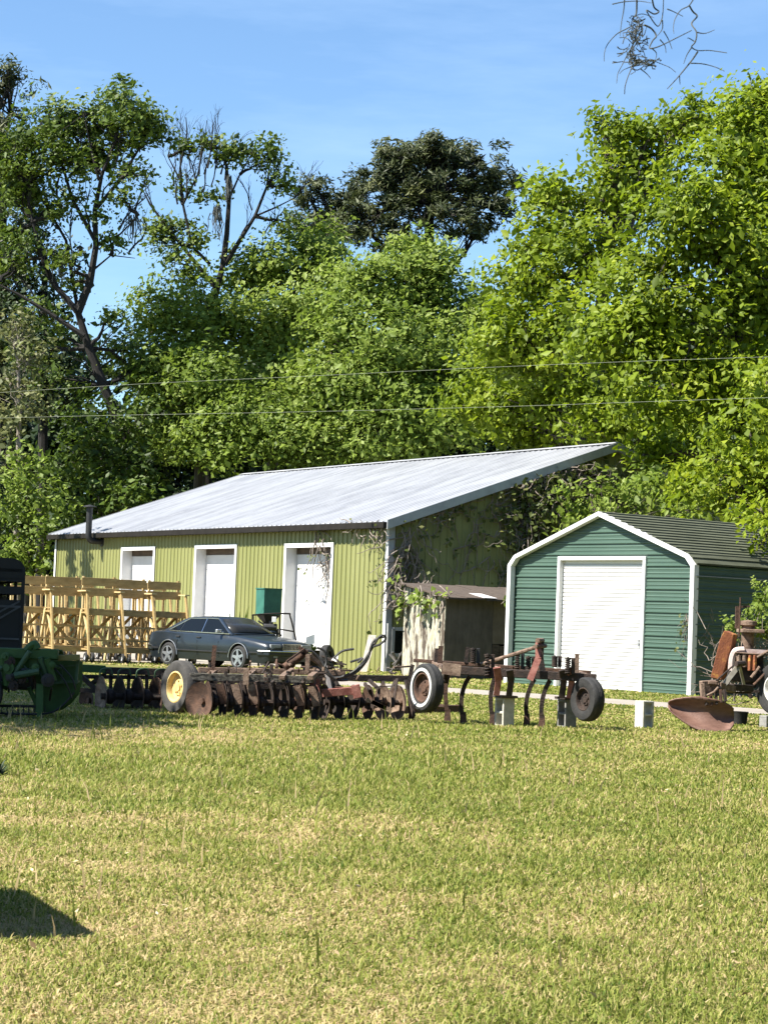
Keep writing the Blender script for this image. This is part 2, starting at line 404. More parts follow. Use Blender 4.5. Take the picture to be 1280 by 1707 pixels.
# ------------------------------------------------------------------ the setting: ground, drive
def ground_mat():
    M = bpy.data.materials.new('lawn soil and thatch'); M.use_nodes = True
    n = M.node_tree.nodes; l = M.node_tree.links; b = n['Principled BSDF']; b.inputs['Roughness'].default_value = 0.95
    b.inputs['Specular IOR Level'].default_value = 0.1
    t = n.new('ShaderNodeTexCoord')
    z = n.new('ShaderNodeTexNoise'); z.inputs['Scale'].default_value = 0.55; z.inputs['Detail'].default_value = 9; z.inputs['Roughness'].default_value = 0.7
    z2 = n.new('ShaderNodeTexNoise'); z2.inputs['Scale'].default_value = 22; z2.inputs['Detail'].default_value = 8; z2.inputs['Roughness'].default_value = 0.75
    l.new(t.outputs['Object'], z.inputs[0]); l.new(t.outputs['Object'], z2.inputs[0])
    r = n.new('ShaderNodeValToRGB'); e = r.color_ramp.elements
    e[0].position = 0.35; e[0].color = (0.095, 0.120, 0.026, 1); e[1].position = 0.68; e[1].color = (0.21, 0.19, 0.075, 1)
    r2 = n.new('ShaderNodeValToRGB'); e = r2.color_ramp.elements
    e[0].position = 0.36; e[0].color = (0.45, 0.42, 0.36, 1); e[1].position = 0.62; e[1].color = (1.3, 1.3, 1.2, 1)
    mx2 = n.new('ShaderNodeMix'); mx2.data_type = 'RGBA'; mx2.blend_type = 'MULTIPLY'; mx2.inputs[0].default_value = 0.9
    l.new(z.outputs[0], r.inputs[0]); l.new(z2.outputs[0], r2.inputs[0]); l.new(r.outputs[0], mx2.inputs[6]); l.new(r2.outputs[0], mx2.inputs[7])
    l.new(mx2.outputs[2], b.inputs['Base Color'])
    bp = n.new('ShaderNodeBump'); bp.inputs['Strength'].default_value = 0.7; bp.inputs['Distance'].default_value = 0.04
    l.new(z2.outputs[0], bp.inputs['Height']); l.new(bp.outputs[0], b.inputs['Normal'])
    return M
g = MB(); g.add([(-1500, -300, 0), (1500, -300, 0), (1500, 2500, 0), (-1500, 2500, 0)], [(0, 1, 2, 3)])
tag(g.build('ground', ground_mat()), kind='structure')
# the pale drive that passes in front of the two buildings
d0 = G(500, 1134); d1 = G(1330, 1191)
d0.z = d1.z = 0.004
dv = (d1 - d0).normalized(); a0 = d0 - dv * 1.0; a1 = d1 + dv * 9
dn = Vector((-dv.y, dv.x, 0)) * 1.25
rows = []
for k in range(41):
    p = a0.lerp(a1, k / 40); j = Vector((random.gauss(0, .04), random.gauss(0, .04), 0)); j2 = Vector((random.gauss(0, .04), random.gauss(0, .04), 0))
    rows.append([p - dn + j, p + dn + j2])
tag(MB().grid(rows).build('driveway', path_mat), kind='structure')

# ------------------------------------------------------------------ the big metal barn
A = G(640, 1119.5); A.z = 0
BL, BW, BE, BRZ = 23.9, 16.4, 4.33, 7.18
barn = thing('metal_barn', 'long olive green metal barn with low galvanised gable roof and three white doors', 'barn', A, BR)
def barn_hit(px, py, x=0.0):
    O = A + bX * x; d = ray(px, py); t = (O - CAM).dot(bX) / d.dot(bX); p = CAM + d * t
    return (p - A).dot(bY), p.z
UY = Vector((0, 1, 0)); UX = Vector((1, 0, 0)); NX = Vector((-1, 0, 0)); NY = Vector((0, -1, 0)); Z0 = Vector((0, 0, 0))
doors = []
for (pr, pl, top) in ((553, 477, 912), (392, 327, 914), (256, 204, 917)):
    y0 = barn_hit(pr, 960)[0]; y1 = barn_hit(pl, 960)[0]; zt = barn_hit((pr + pl) / 2, top)[1]
    doors.append((y0, y1, zt))
w = MB(); cuts = [0.0]
for (y0, y1, zt) in doors: cuts += [y0, y1]
cuts.append(BL)
for k in range(0, len(cuts), 2): wall_ribbed(w, Z0, UY, NX, cuts[k], cuts[k+1], 0, BE)
for (y0, y1, zt) in doors: wall_ribbed(w, Z0, UY, NX, y0, y1, zt, BE)
w.build('wall', barn_green, barn)
gz = lambda x: BE + (BRZ - BE) * (1 - abs(x - BW/2) / (BW/2))
w = MB(); wall_ribbed(w, Z0, UX, NY, 0, BW, 0, gz); w.build('wall', barn_green, barn)
w = MB(); wall_ribbed(w, Vector((0, BL, 0)), UX, Vector((0, 1, 0)), 0, BW, 0, gz); w.build('wall', barn_green, barn)
w = MB(); wall_ribbed(w, Vector((BW, 0, 0)), UY, Vector((1, 0, 0)), 0, BL, 0, BE); w.build('wall', barn_green, barn)
# roof: two ribbed slopes
sl_ = (BRZ - BE) / (BW / 2); OV = 0.22; y0r, y1r = -0.22, BL + 0.22
for side in (0, 1):
    mb = MB(); rows = []
    for (u, hgt) in ribs_profile(y0r, y1r, 0.3, 0.08, 0.035):
        e = Vector((-OV, u, BE - OV * sl_ + 0.10 + hgt)); rdg = Vector((BW/2, u, BRZ + 0.10 + hgt))
        if side: e.x = BW - e.x
        rows.append([e, rdg])
    mb.grid(rows); mb.build('roof', barn_roof, barn, solid=0.02)
mb = MB(); mb.prism([(BW/2 - .22, y0r - .02, BRZ + .10), (BW/2, y0r - .02, BRZ + .17), (BW/2 + .22, y0r - .02, BRZ + .10), (BW/2, y0r - .02, BRZ + .135)], (0, y1r - y0r + .04, 0))
mb.build('ridge_cap', barn_roof, barn)
mb = MB(); mb.bx(-OV - 0.13, -OV + 0.0, y0r + .01, y1r - .01, BE - 0.17, BE + 0.015); mb.bx(-OV, 0.0, y0r + .01, y1r - .01, BE - .05, BE - .02)
mb.build('gutter', gutter_dark, barn, bevel=.015)  # dark gutter whose colour also carries the shadow under the eave
for (yy, nm) in ((y0r - 0.03, 'rake_trim'), (y1r + 0.03, 'rake_trim')):
    mb = MB()
    for sgn in (0, 1):
        x0 = -OV - .02 if not sgn else BW + OV + .02
        a = Vector((x0, yy, BE - OV * sl_ + .02)); b = Vector((BW/2, yy, BRZ + .02))
        mb.prism([a + Vector((0, -.02, -.14)), b + Vector((0, -.02, -.14)), b + Vector((0, -.02, .13)), a + Vector((0, -.02, .13))], (0, .04, 0))
        mb.prism([a + Vector((0, .02, -.13)), b + Vector((0, .02, -.13)), b + Vector((0, .02, -.10)), a + Vector((0, .02, -.10))], (0, .18 if yy < 0 else -.18, 0))
    mb.build(nm, grey_trim, barn)
for yy in (0, BL):
    s = -1 if yy == 0 else 1
    mb = MB(); mb.bx(-.05, -.038, yy - .09 if s > 0 else yy - .05, yy + .09 if s < 0 else yy + .05, 0, BE - .02); mb.build('corner_trim', white_paint, barn)
    mb = MB(); y_ = yy + s * .044; mb.bx(-.038, .17, min(y_, y_ + s*.012), max(y_, y_ + s*.012), 0, BE - .02); mb.build('corner_trim', grey_trim, barn)  # grey copy of the white trim, side-face shade put into the colour
for (y0, y1, zt) in doors:
    R_ = 0.36
    d = MB(); H = zt - 0.2; rows = []
    for k in range(8):                                                     # sectional leaf
        z0 = H * k / 7
        if k < 7: d.bx(R_, R_ + .04, y0 + .01, y1 - .01, z0 + .006, H * (k + 1) / 7 - .006)
    d.bx(R_ + .02, R_ + .035, y0 + .005, y1 - .005, 0.0, H)
    do = d.build('door', white_door, barn, bevel=.006)
    d = MB(); d.bx(R_ - .01, R_ + .05, y0, y1, H, zt + .02); d.build('lintel', brown_board, do)
    f_ = MB(); f_.bx(-.02, R_ + .05, y1, y1 + .03, 0, zt); f_.bx(-.02, R_ + .05, y0 - .03, y0, 0, zt); f_.bx(-.02, R_ + .05, y0 - .03, y1 + .03, zt, zt + .03)
    f_.bx(-.05, -.02, y1 - .02, y1 + .11, 0, zt + .11); f_.bx(-.05, -.02, y0 - .11, y0 + .02, 0, zt + .11); f_.bx(-.052, -.02, y0 - .11, y1 + .11, zt - .01, zt + .12)
    f_.build('door_frame', white_paint, do)
# stove pipe out of the front wall
sy, sz = barn_hit(171, 903)
pm = MB(); off = .62
pts = [(0.02, sy, sz), (-.35, sy, sz)]
for k in range(7):
    a = k / 6 * math.pi / 2; pts.append((-.38 - .2 * math.sin(a), sy, sz + .2 - .2 * math.cos(a)))
pts += [(-.58, sy, sz + 1.2)]
pm.tube(pts, .115, 14)
st = pm.build('stovepipe', black_trim, barn, True)
cm = MB(); cm.lathe([(.13, 0), (.13, .03), (.12, .03)], (-.58, sy, sz + 1.2), (0, 0, 1)); cm.lathe([(.26, 0), (.24, .02), (.0, .09)], (-.58, sy, sz + 1.26), (0, 0, 1))
for k in range(4):
    a = k * math.pi / 2; cm.cyl((-.58 + .11*math.cos(a), sy + .11*math.sin(a), sz + 1.2), (-.58 + .11*math.cos(a), sy + .11*math.sin(a), sz + 1.27), .012, n=5)
cm.build('rain_cap', black_trim, st, True)
fm = MB(); fm.lathe([(.19, 0), (.19, .02), (.115, .03)], (-.02, sy, sz), (-1, 0, 0)); fm.build('wall_collar', black_trim, st)
def bloc(x, y, z): return A + bX * x + bY * y + Vector((0, 0, z))
# concrete apron along the barn front
ap = MB(); c = [A + bX * x + bY * y for x, y in ((-.02, 1.5), (-.02, BL), (-11.5, BL + 2), (-11.5, 5.5))]
ap.add([(p.x, p.y, .004) for p in c], [(0, 3, 2, 1)]); tag(ap.build('apron', path_mat), kind='structure')

# ------------------------------------------------------------------ the green steel garage
GO = G(1149, 1160); GO.z = 0
GR = rad(37.25); gX = Vector((math.cos(GR), math.sin(GR), 0)); gY = Vector((-math.sin(GR), math.cos(GR), 0))
GW, GE, GA, GL, RC = 6.5, 3.0, 4.24, 9.0, 0.20
garage = thing('steel_garage', 'small green steel garage with white corner trim and white roll-up door', 'garage', GO, GR)
def gar_hit(px, py, x):
    O = GO + gX * x; d = ray(px, py); t = (O - CAM).dot(gX) / d.dot(gX); p = CAM + d * t
    return (p - GO).dot(gY), p.z
CH = [(0.0, GE), (0.22, GE + .21), (GW/2, GA), (GW - .22, GE + .21), (GW, GE)]
def gtop(y):
    for (a, b) in zip(CH[:-1], CH[1:]):
        if a[0] - 1e-6 <= y <= b[0] + 1e-6: return a[1] + (b[1] - a[1]) * (y - a[0]) / (b[0] - a[0])
    return GE
def gspan(z):
    if z <= GE: return 0.0, GW
    if z <= GE + .21: k = (z - GE) / .21 * .22
    else: k = .22 + (z - GE - .21) / (GA - GE - .21) * (GW/2 - .22)
    return min(k, GW/2), max(GW - k, GW/2)
gy0 = gar_hit(1072, 1000, RC)[0]; gy1 = gar_hit(934, 1000, RC)[0]; gdz = gar_hit(1003, 934, RC)[1]
def hribs(mb, x, nx, ya, yb, z0, z1, pitch=.272, w=.06, dep=.03, minor=2, clip=True):
    rows = []
    for (z, hgt) in ribs_profile(z0, z1, pitch, w, dep, minor, .009):
        s0, s1 = gspan(z) if clip else (ya, yb)
        rows.append([Vector((x + nx * hgt, max(ya, s0), z)), Vector((x + nx * hgt, min(yb, s1), z))])
    mb.grid(rows)
w = MB(); hribs(w, RC, -1, 0, gy0, 0, gdz); hribs(w, RC, -1, gy1, GW, 0, gdz); hribs(w, RC, -1, 0, GW, gdz, GA - .02); w.build('wall', garage_green, garage)
w = MB(); hribs(w, GL, 1, 0, GW, 0, GA - .02); w.build('wall', garage_green, garage)
for yy, ny in ((0.0, -1), (GW, 1)):
    rows = []
    for (z, hgt) in ribs_profile(0, GE, .272, .06, .03, 2, .009): rows.append([Vector((0.10, yy + ny * hgt, z)), Vector((GL, yy + ny * hgt, z))])
    MB().grid(rows).build('wall', garage_green, garage)
# roof sheet with ribs running along its length
rows = []; arc = [(-.03, GE - .02)] + CH[1:4] + [(GW + .03, GE - .02)]
for (a, b) in zip(arc[:-1], arc[1:]):
    a = Vector((0, a[0], a[1])); b = Vector((0, b[0], b[1])); L = (b - a).length; nn = Vector((0, -(b - a).z, (b - a).y)).normalized()
    for (u, hgt) in ribs_profile(0, L, .24, .07, .03): rows.append([a.lerp(b, u / L) + nn * (hgt + .035) + Vector((.06, 0, 0)), a.lerp(b, u / L) + nn * (hgt + .035) + Vector((GL + .1, 0, 0))])
MB().grid(rows).build('roof', garage_roof, garage, solid=.012)
def trim_frame(x0, x1, wd):
    out = [(0 - .03, 0)] + [(-.03, GE)] + [(.20, GE + .24), (GW/2, GA + .05), (GW - .20, GE + .24), (GW + .03, GE)] + [(GW + .03, 0)]
    inn = [(wd, 0), (wd, GE - .04), (.20 + wd * .75, GE + .24 - wd * .85), (GW/2, GA + .05 - wd * 1.1), (GW - .20 - wd * .75, GE + .24 - wd * .85), (GW - wd, GE - .04), (GW - wd, 0)]
    mb = MB()
    for k in range(len(out) - 1):
        q = [out[k], out[k+1], inn[k+1], inn[k]]
        mb.prism([Vector((x0, y, z)) for y, z in q], (x1 - x0, 0, 0))
    return mb
trim_frame(0.0, .16, .10).build('corner_trim', white_paint, garage, bevel=.008)
db = MB(); rows = []
nsl = 31
for k in range(nsl):                                                     # roll-up curtain
    z0 = gdz * k / nsl; dz = gdz / nsl
    for t_, h_ in ((0, 0), (.15, 0), (.17, .034), (.55, .036), (.98, .034)): rows.append([Vector((RC + .10 - h_, gy0, z0 + dz * t_)), Vector((RC + .10 - h_, gy1, z0 + dz * t_))])
db.grid(rows); gd = db.build('roll_up_door', white_door, garage)
hb = MB(); hb.box((RC + .05, gy0 + .16, 1.15), (.05, .03, .16)); hb.box((RC + .04, gy0 + .16, 1.15), (.03, .09, .03)); hb.build('handle', grey_trim, gd, bevel=.006)
fb = MB(); fb.bx(RC - .06, RC + .09, gy0 - .09, gy0, 0, gdz); fb.bx(RC - .06, RC + .09, gy1, gy1 + .09, 0, gdz); fb.bx(RC - .062, RC + .09, gy0 - .09, gy1 + .09, gdz, gdz + .09)
fb.build('door_frame', white_paint, gd, bevel=.006)
sb_ = MB(); sb_.bx(.06, GL, -.05, -.036, GE - .26, GE - .245); sb_.build('seam_strip', grey_trim, garage)

# ------------------------------------------------------------------ the old plywood shed between them
SO = G(738, 1131); SO.z = 0
shed = thing('plywood_shed', 'small old lean-to shed of peeling plywood wedged between barn and garage', 'shed', SO, BR)
SW, SD, SH0, SH1 = 3.3, 2.0, 2.13, 2.42
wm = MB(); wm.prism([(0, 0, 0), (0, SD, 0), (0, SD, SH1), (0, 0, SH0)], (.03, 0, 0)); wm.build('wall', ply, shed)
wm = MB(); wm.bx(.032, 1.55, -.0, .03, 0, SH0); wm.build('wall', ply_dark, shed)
wm = MB(); wm.bx(1.556, 2.75, -.012, .03, .95, SH0); wm.build('panel', mat('faded tan panel', (.12, .095, .066), (.17, .135, .1), 3, .9), shed)
wm = MB()
for k in range(5): wm.bx(1.56 + k * .24, 1.56 + k * .24 + .225, -.02 - .006 * (k % 2), .03, 0, .93 - .03 * (k % 3))
wm.build('board_cladding', old_board, shed)
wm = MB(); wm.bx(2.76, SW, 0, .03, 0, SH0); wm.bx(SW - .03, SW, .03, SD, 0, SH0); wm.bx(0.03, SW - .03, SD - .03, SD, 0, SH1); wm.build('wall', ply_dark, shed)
rm = MB(); x = -.12
k = 0
while x < SW + .1:
    wd = random.uniform(.55, .75)
    d = random.uniform(-.04, .05)
    z = .015 * (k % 2)
    a = Vector((x, -.33 + d, SH0 - .03 + z)); b = Vector((x, SD + .1, SH1 + .06 + z))
    rm.prism([a, b, b + Vector((0, 0, .045)), a + Vector((0, 0, .045))], (wd - .01, 0, 0)); x += wd; k += 1
rm.build('roof', old_board, shed)
pm = MB(); a = Vector((1.0, -.36, SH0 + .035)); b = Vector((1.12, .55, SH0 + .155)); pm.prism([a, b, b + Vector((.42, 0, 0)), a + Vector((.42, 0, 0))], (0, 0, .012)); pm.build('roof_patch', mat('pale sheet patch', (.55, .50, .48), (.66, .62, .6), 5, .7), shed)

# ------------------------------------------------------------------ wheels, discs
def wheel(parent, c, ax, R, wd, rr, tm, rm_, ww=None, world=True, tread=True, name='wheel', spokes=0):
    """ax points out of the visible face"""
    c = Vector(c); ax = Vector(ax).normalized(); h = wd / 2
    mb = MB()
    prof = [(rr, -h*.8), (rr + (R-rr)*.35, -h), (R*.93, -h*.92), (R, -h*.62), (R*1.006, -h*.2), (R*.99, -h*.16), (R*.99, -h*.1), (R*1.006, -h*.06), (R*1.006, h*.06), (R*.99, h*.1), (R*.99, h*.16), (R*1.006, h*.2), (R, h*.62), (R*.93, h*.92), (rr + (R-rr)*.35, h), (rr, h*.8)]
    mb.lathe(prof, c, ax, 32, True)
    o = mb.build(name, tm, parent, True, world)
    rb = MB()
    rb.lathe([(rr*1.01, -h*.8), (rr*1.01, h*.82), (rr*.93, h*.86), (rr*.88, h*.7), (rr*.84, h*.25), (rr*.55, h*.12), (rr*.5, h*.3), (rr*.3, h*.34), (rr*.28, h*.5), (0, h*.52)], c, ax, 24)
    rb.lathe([(rr*1.0, -h*.7), (0, -h*.5)], c, ax, 24)
    a, b = basis(ax)
    for k in range(5):
        th = k * 2 * math.pi / 5 + .3
        q = c + (a*math.cos(th) + b*math.sin(th)) * rr * .4; rb.cyl(q + ax*h*.25, q + ax*h*.48, .014, n=6)
    rb.build('rim', rm_, o, True, world)
    if ww:
        wb = MB(); wb.lathe([(rr + (R-rr)*.18, h*.98), (rr + (R-rr)*.2, h*1.03), (rr + (R-rr)*.5, h*1.03), (rr + (R-rr)*.52, h*.96)], c, ax, 32); wb.build('whitewall', ww, o, True, world)
    return o
def disc_blade(parent, c, ax, R, m_, name='disc_blade', dish=.07):
    c = Vector(c); ax = Vector(ax).normalized(); mb = MB()
    prof = [(R * k / 7, dish * (k / 7) ** 2) for k in range(8)]
    mb.lathe(prof + [(R * .995, dish + .006)] + [(r, t + .007) for r, t in reversed(prof)], c - ax * dish, ax, 28)
    mb.cyl(c - ax * (dish + .03), c - ax * (dish - .05), .045, n=6)
    return mb.build(name, m_, parent, True, True)

# ------------------------------------------------------------------ concrete blocks
def block(name, label, p, rz, m_):
    t = thing(name, label, 'concrete block', p, rz, 'concrete blocks standing on the lawn')
    mb = MB(); H, Wd, D, q = .40, .195, .195, .032         # holes run along local X
    mb.bx(-D/2, D/2, -Wd/2, -Wd/2 + q, 0, H); mb.bx(-D/2, D/2, Wd/2 - q, Wd/2, 0, H)
    for z in (0, H/2 - q/2, H - q): mb.bx(-D/2, D/2, -Wd/2 + q, Wd/2 - q, z, z + q)
    mb.build('block_body', m_, t, bevel=.005)
    return t
b1 = G(840, 1212); b2 = G(944, 1214); b3 = G(1073, 1215)
block('concrete_block', 'grey block on end propping the left-middle of the rusty cultivator', b1, rad(36), concrete)
block('concrete_block', 'dark grey block on end beneath the right end of the cultivator, beside its bare tyre', b2, rad(33), concrete_dk)
block('concrete_block', 'pale concrete block standing alone on the grass between cultivator and plough', b3, rad(-58), concrete)
for (b, lab, ang) in ((b1, 'small weathered board lying on the cultivator block with the whitest wood', 30), (b2, 'dark weathered board on the block nearest the bare cultivator tyre', 33)):
    mb = MB(); mb.box((0, 0, .018), (.26, .27, .034)); o = mb.build('wood_board', old_board if ang == 30 else rust_dark, bevel=.004)
    o.location = (b.x, b.y, .402); o.rotation_euler = (0, 0, rad(ang - 6)); tag(o, lab, 'board', 'boards on the blocks')

# ------------------------------------------------------------------ cultivator on blocks
CY = 29.3
cult = thing('cultivator', 'rusty spring-tooth cultivator on blocks with one whitewall tyre and curved shanks', 'cultivator', (P(850, 1212, CY).x, CY, 0))
def W(px, py, Y): return P(px, py, Y)
mb = MB()
mb.bar(W(736, 1116, 29.15), W(994, 1131, 28.9), .11, .115); mb.build('toolbar', rust_dark, cult, world=True, bevel=.01)
mb = MB(); mb.bar(W(690, 1101, 30.2), W(856, 1113, 29.95), .13, .05); mb.bar(W(856, 1113, 29.95), W(985, 1122, 29.8), .10, .06); mb.build('toolbar', rust, cult, world=True, bevel=.008)
for (xa, ya, Ya, xb, yb, Yb) in ((748, 1118, 29.15, 722, 1104, 30.2), (838, 1122, 29.1, 818, 1110, 30), (985, 1130, 28.9, 962, 1121, 29.8)):
    MB().bar(W(xa, ya, Ya), W(xb, yb, Yb), .09, .05).build('cross_member', rust_pale, cult, world=True, bevel=.006)
mb = MB(); mb.bar(W(737, 1114, 28.98), W(768, 1118, 28.95), .02, .16); mb.build('face_plate', rust_pale, cult, world=True)
mb = MB()
mb.bar(W(883, 1134, 28.82), W(897, 1098, 28.9), .022, .09, (1, 0, 0)); mb.bar(W(897, 1098, 28.9), W(897, 1072, 29.0), .022, .08, (1, 0, 0)); mb.build('hitch_plate', rust_red, cult, world=True)
mb = MB()
mb.bar(W(906, 1128, 29.1), W(901, 1098, 29.1), .022, .08, (1, 0, 0)); mb.bar(W(901, 1098, 29.1), W(902, 1070, 29.1), .022, .08, (1, 0, 0)); mb.build('hitch_plate', rust_dark, cult, world=True)
mb = MB(); mb.cyl(W(892, 1078, 28.85), W(909, 1077, 29.2), .03, n=8); mb.cyl(W(896, 1068, 28.9), W(904, 1068, 29.2), .035, n=8); mb.build('hitch_pin', rust_pale, cult, True, True)
mb = MB(); mb.tube([W(792, 1111, 30.1), W(894, 1079, 29.05)], .028, 8); mb.build('brace_pipe', rust_pale, cult, True, True)
for (xs, yt, yb, Y) in ((788, 1083, 1106, 29.9), (812, 1093, 1129, 29.0), (862, 1091, 1116, 29.8), (880, 1097, 1119, 29.4), (924, 1096, 1112, 29.7), (946, 1099, 1124, 28.8)):
    mb = MB(); c0 = W(xs, yb, Y); c1 = W(xs + .6, yt, Y); n_ = 60; pts = []
    for k in range(n_ + 1):
        a = k / n_ * 2 * math.pi * 7; p = c0.lerp(c1, k / n_); pts.append(p + Vector((math.cos(a) * .032, math.sin(a) * .032, 0)))
    mb.tube(pts, .011, 5); mb.cyl(c0, c1 + Vector((0, 0, .03)), .014, n=6); mb.lathe([(.045, 0), (.045, .018), (0, .02)], c1, (0, 0, 1), 10)
    sp = mb.build('coil_spring', rust_dark, cult, True, True)
    mb = MB(); d = Vector((.075, .03, 0)); mb.bar(c0 + d, c1 + d + Vector((.0, 0, .02)), .05, .05); mb.build('spring_post', black_trim if xs in (862, 788) else rust_dark, sp, world=True, bevel=.006)
mb = MB()
mb.bar(W(733, 1106, 29.5), W(735, 1077, 29.5), .07, .03); mb.build('upright', rust, cult, world=True)
mb = MB(); mb.bar(W(726, 1104, 29.6), W(728, 1081, 29.6), .05, .05); mb.build('upright', rust_dark, cult, world=True)
mb = MB(); mb.bar(W(961, 1122, 29.4), W(962, 1090, 29.4), .055, .055); mb.build('upright', rust_pale, cult, world=True)
mb = MB(); mb.bar(W(776, 1105, 30), W(780, 1079, 30), .05, .02); mb.build('upright', rust_dark, cult, world=True)
for (xa, dk) in ((831, 0), (852, 1), (940, 1), (953, 0)):                      # clamp plates that reach the blocks
    mb = MB(); z0 = .44
    p = W(xa, 1135, 28.95); q = Vector((p.x - .02, p.y + .06, z0))
    mb.bar(W(xa - 3, 1113 if not dk else 1117, 28.85), p, .10, .03, (0, 1, 0)); mb.bar(p, q, .085, .03, (0, 1, 0)); mb.build('clamp', rust_red if dk == 0 else rust_dark, cult, world=True, bevel=.004)
for (cx, c0, c1, c2, c3, Yt) in ((0, (783, 1128), (769, 1146), (765, 1172), (772, 1203), 29.2), (0, (750, 1122), (741, 1138), (741, 1162), (746, 1190), 29.9), (0, (824, 1132), (817, 1150), (816, 1172), (821, 1199), 29.5),
        (0, (891, 1132), (879, 1152), (874, 1172), (878, 1197), 29.5), (0, (917, 1134), (905, 1152), (900, 1174), (903, 1206), 29.0), (0, (688, 1108), (681, 1130), (681, 1160), (686, 1195), 30.1)):
    pts = []
    for k in range(15):
        t = k / 14; b = ((1-t)**3, 3*t*(1-t)**2, 3*t*t*(1-t), t**3)
        pts.append(W(sum(b[i]*c[0] for i, c in enumerate((c0, c1, c2, c3))), sum(b[i]*c[1] for i, c in enumerate((c0, c1, c2, c3))), Yt))
    pts[-1].z = min(pts[-1].z, .02)
    mb = MB()
    for a, b in zip(pts[:-1], pts[1:]): mb.bar(a, b + (b - a) * .12, .028, .06, (1, 0, .3))
    sk = mb.build('shank', rust_dark if c0[0] != 750 else rust, cult, world=True)
    mb = MB(); p = pts[-1]; mb.prism([p + Vector((-.05, -.03, .0)), p + Vector((.05, -.03, 0)), p + Vector((.035, -.01, .17)), p + Vector((-.035, -.01, .17))], (0, .014, 0)); mb.build('shovel_point', rust, sk, world=True)
wheel(cult, W(711, 1147, 29.0), (-.86, -.51, .03), .335, .19, .205, rubber, rust, whitewall)
wheel(cult, W(979, 1166, 28.8), (-.86, -.51, .0), .30, .19, .16, rubber, rust_dark)
mb = MB(); mb.cyl(W(711, 1147, 29.0), W(742, 1135, 29.4), .035, n=8); mb.bar(W(742, 1138, 29.4), W(744, 1112, 29.3), .06, .06); mb.cyl(W(979, 1166, 28.8), W(990, 1150, 29.0), .035, n=8); mb.bar(W(990, 1158, 29.0), W(990, 1128, 28.95), .06, .06)
mb.build('axle_arm', rust_dark, cult, world=True)

rb0 = G(664, 1191); rb1 = G(768, 1189)
mb = MB(); mb.bar((0, 0, .06), (rb1.x - rb0.x, rb1.y - rb0.y, .07), .10, .12); mb.bar((.3, .02, .12), (.32, .05, .20), .08, .05); mb.bar((.62, .02, .12), (.62, .05, .17), .14, .05)
o = mb.build('steel_beam', rust, bevel=.01); o.location = (rb0.x, rb0.y, 0); tag(o, 'rusty steel beam lying in the grass behind the whitewall tyre', 'beam')
# ------------------------------------------------------------------ offset disc harrow with the yellow-rimmed tyre
HY = 29.0
har = thing('disc_harrow', 'long rusty disc harrow on the lawn with yellow-rimmed tyre and looped hoses', 'harrow', (P(480, 1195, HY).x, HY, 0))
mb = MB(); mb.bar(W(316, 1128, 28.5), W(522, 1133, 28.9), .10, .10); mb.build('frame_beam', mat('flaking dark beam', (.035, .03, .024), (.21, .19, .15), 16, .9, 0, .42, .62, .3, 50, (1, 1, 2)), har, world=True, bevel=.006)
mb = MB(); mb.bar(W(330, 1117, 29.6), W(575, 1122, 30.0), .10, .08); mb.build('frame_beam', rust_pale, har, world=True, bevel=.006)
mb = MB(); mb.bar(W(522, 1129, 30.2), W(688, 1132, 30.6), .10, .09); mb.build('frame_beam', rust_dark, har, world=True, bevel=.006)
for xa in (345, 410, 470, 517): MB().bar(W(xa, 1130, 28.55), W(xa + 16, 1117, 30.1), .08, .06).build('cross_member', rust_pale, har, world=True, bevel=.005)
MB().bar(W(410, 1142, 28.42), W(410, 1116, 28.42), .075, .02).build('clamp_plate', rust_pale, har, world=True)
mb = MB(); mb.bar(W(520, 1135, 28.9), W(518, 1172, 28.9), .07, .07); mb.bar(W(530, 1132, 29.2), W(529, 1176, 29.2), .05, .05); mb.build('upright', rust_red, har, world=True)
mb = MB(); mb.bar(W(548, 1132, 30), W(546, 1170, 29.7), .05, .08); mb.bar(W(637, 1130, 30.5), W(643, 1175, 30.2), .05, .06); mb.bar(W(660, 1134, 30.5), W(648, 1160, 30.2), .04, .04); mb.build('upright', rust_dark, har, world=True)
mb = MB(); mb.bar(W(537, 1156, 29.2), W(598, 1151, 29.3), .10, .11); mb.bar(W(592, 1142, 29.25), W(597, 1164, 29.25), .12, .12); mb.build('draft_arm', rust_red, har, world=True, bevel=.008)
mb = MB(); mb.cyl(W(474, 1113, 29.3), W(505, 1091, 29.4), .055, n=12); mb.cyl(W(505, 1091, 29.4), W(512, 1085, 29.4), .03, n=8); mb.bar(W(478, 1103, 29.2), W(508, 1082, 29.3), .025, .025); mb.bar(W(498, 1079, 29.35), W(512, 1088, 29.35), .09, .05); mb.build('hydraulic_cylinder', rust, har, True, True)
mb = MB(); mb.bar(W(512, 1120, 29.3), W(513, 1091, 29.3), .06, .04); mb.bar(W(516, 1092, 29.4), W(545, 1118, 29.5), .09, .05); mb.bar(W(505, 1090, 29.5), W(530, 1106, 29.7), .05, .03); mb.build('lift_bracket', rust_pale, har, world=True)
mb = MB(); mb.bar(W(541, 1108, 29.5), W(552, 1160, 29.3), .06, .03); mb.build('lift_link', mat('worn grey steel', (.22, .2, .19), (.36, .34, .32), 9, .6, .3), har, world=True)
mb = MB(); mb.bar(W(354, 1118, 29.4), W(358, 1076, 29.4), .06, .02); mb.build('gauge_lever', rust, har, world=True)
def spline(pts, n=8):
    pts = [Vector(p) for p in pts]; out = []
    for i in range(len(pts) - 1):
        p0 = pts[max(i-1, 0)]; p1 = pts[i]; p2 = pts[i+1]; p3 = pts[min(i+2, len(pts)-1)]
        for k in range(n):
            t = k / n; out.append(.5 * ((2*p1) + (p2 - p0)*t + (2*p0 - 5*p1 + 4*p2 - p3)*t*t + (3*p1 - p0 - 3*p2 + p3)*t*t*t))
    out.append(pts[-1]); return out
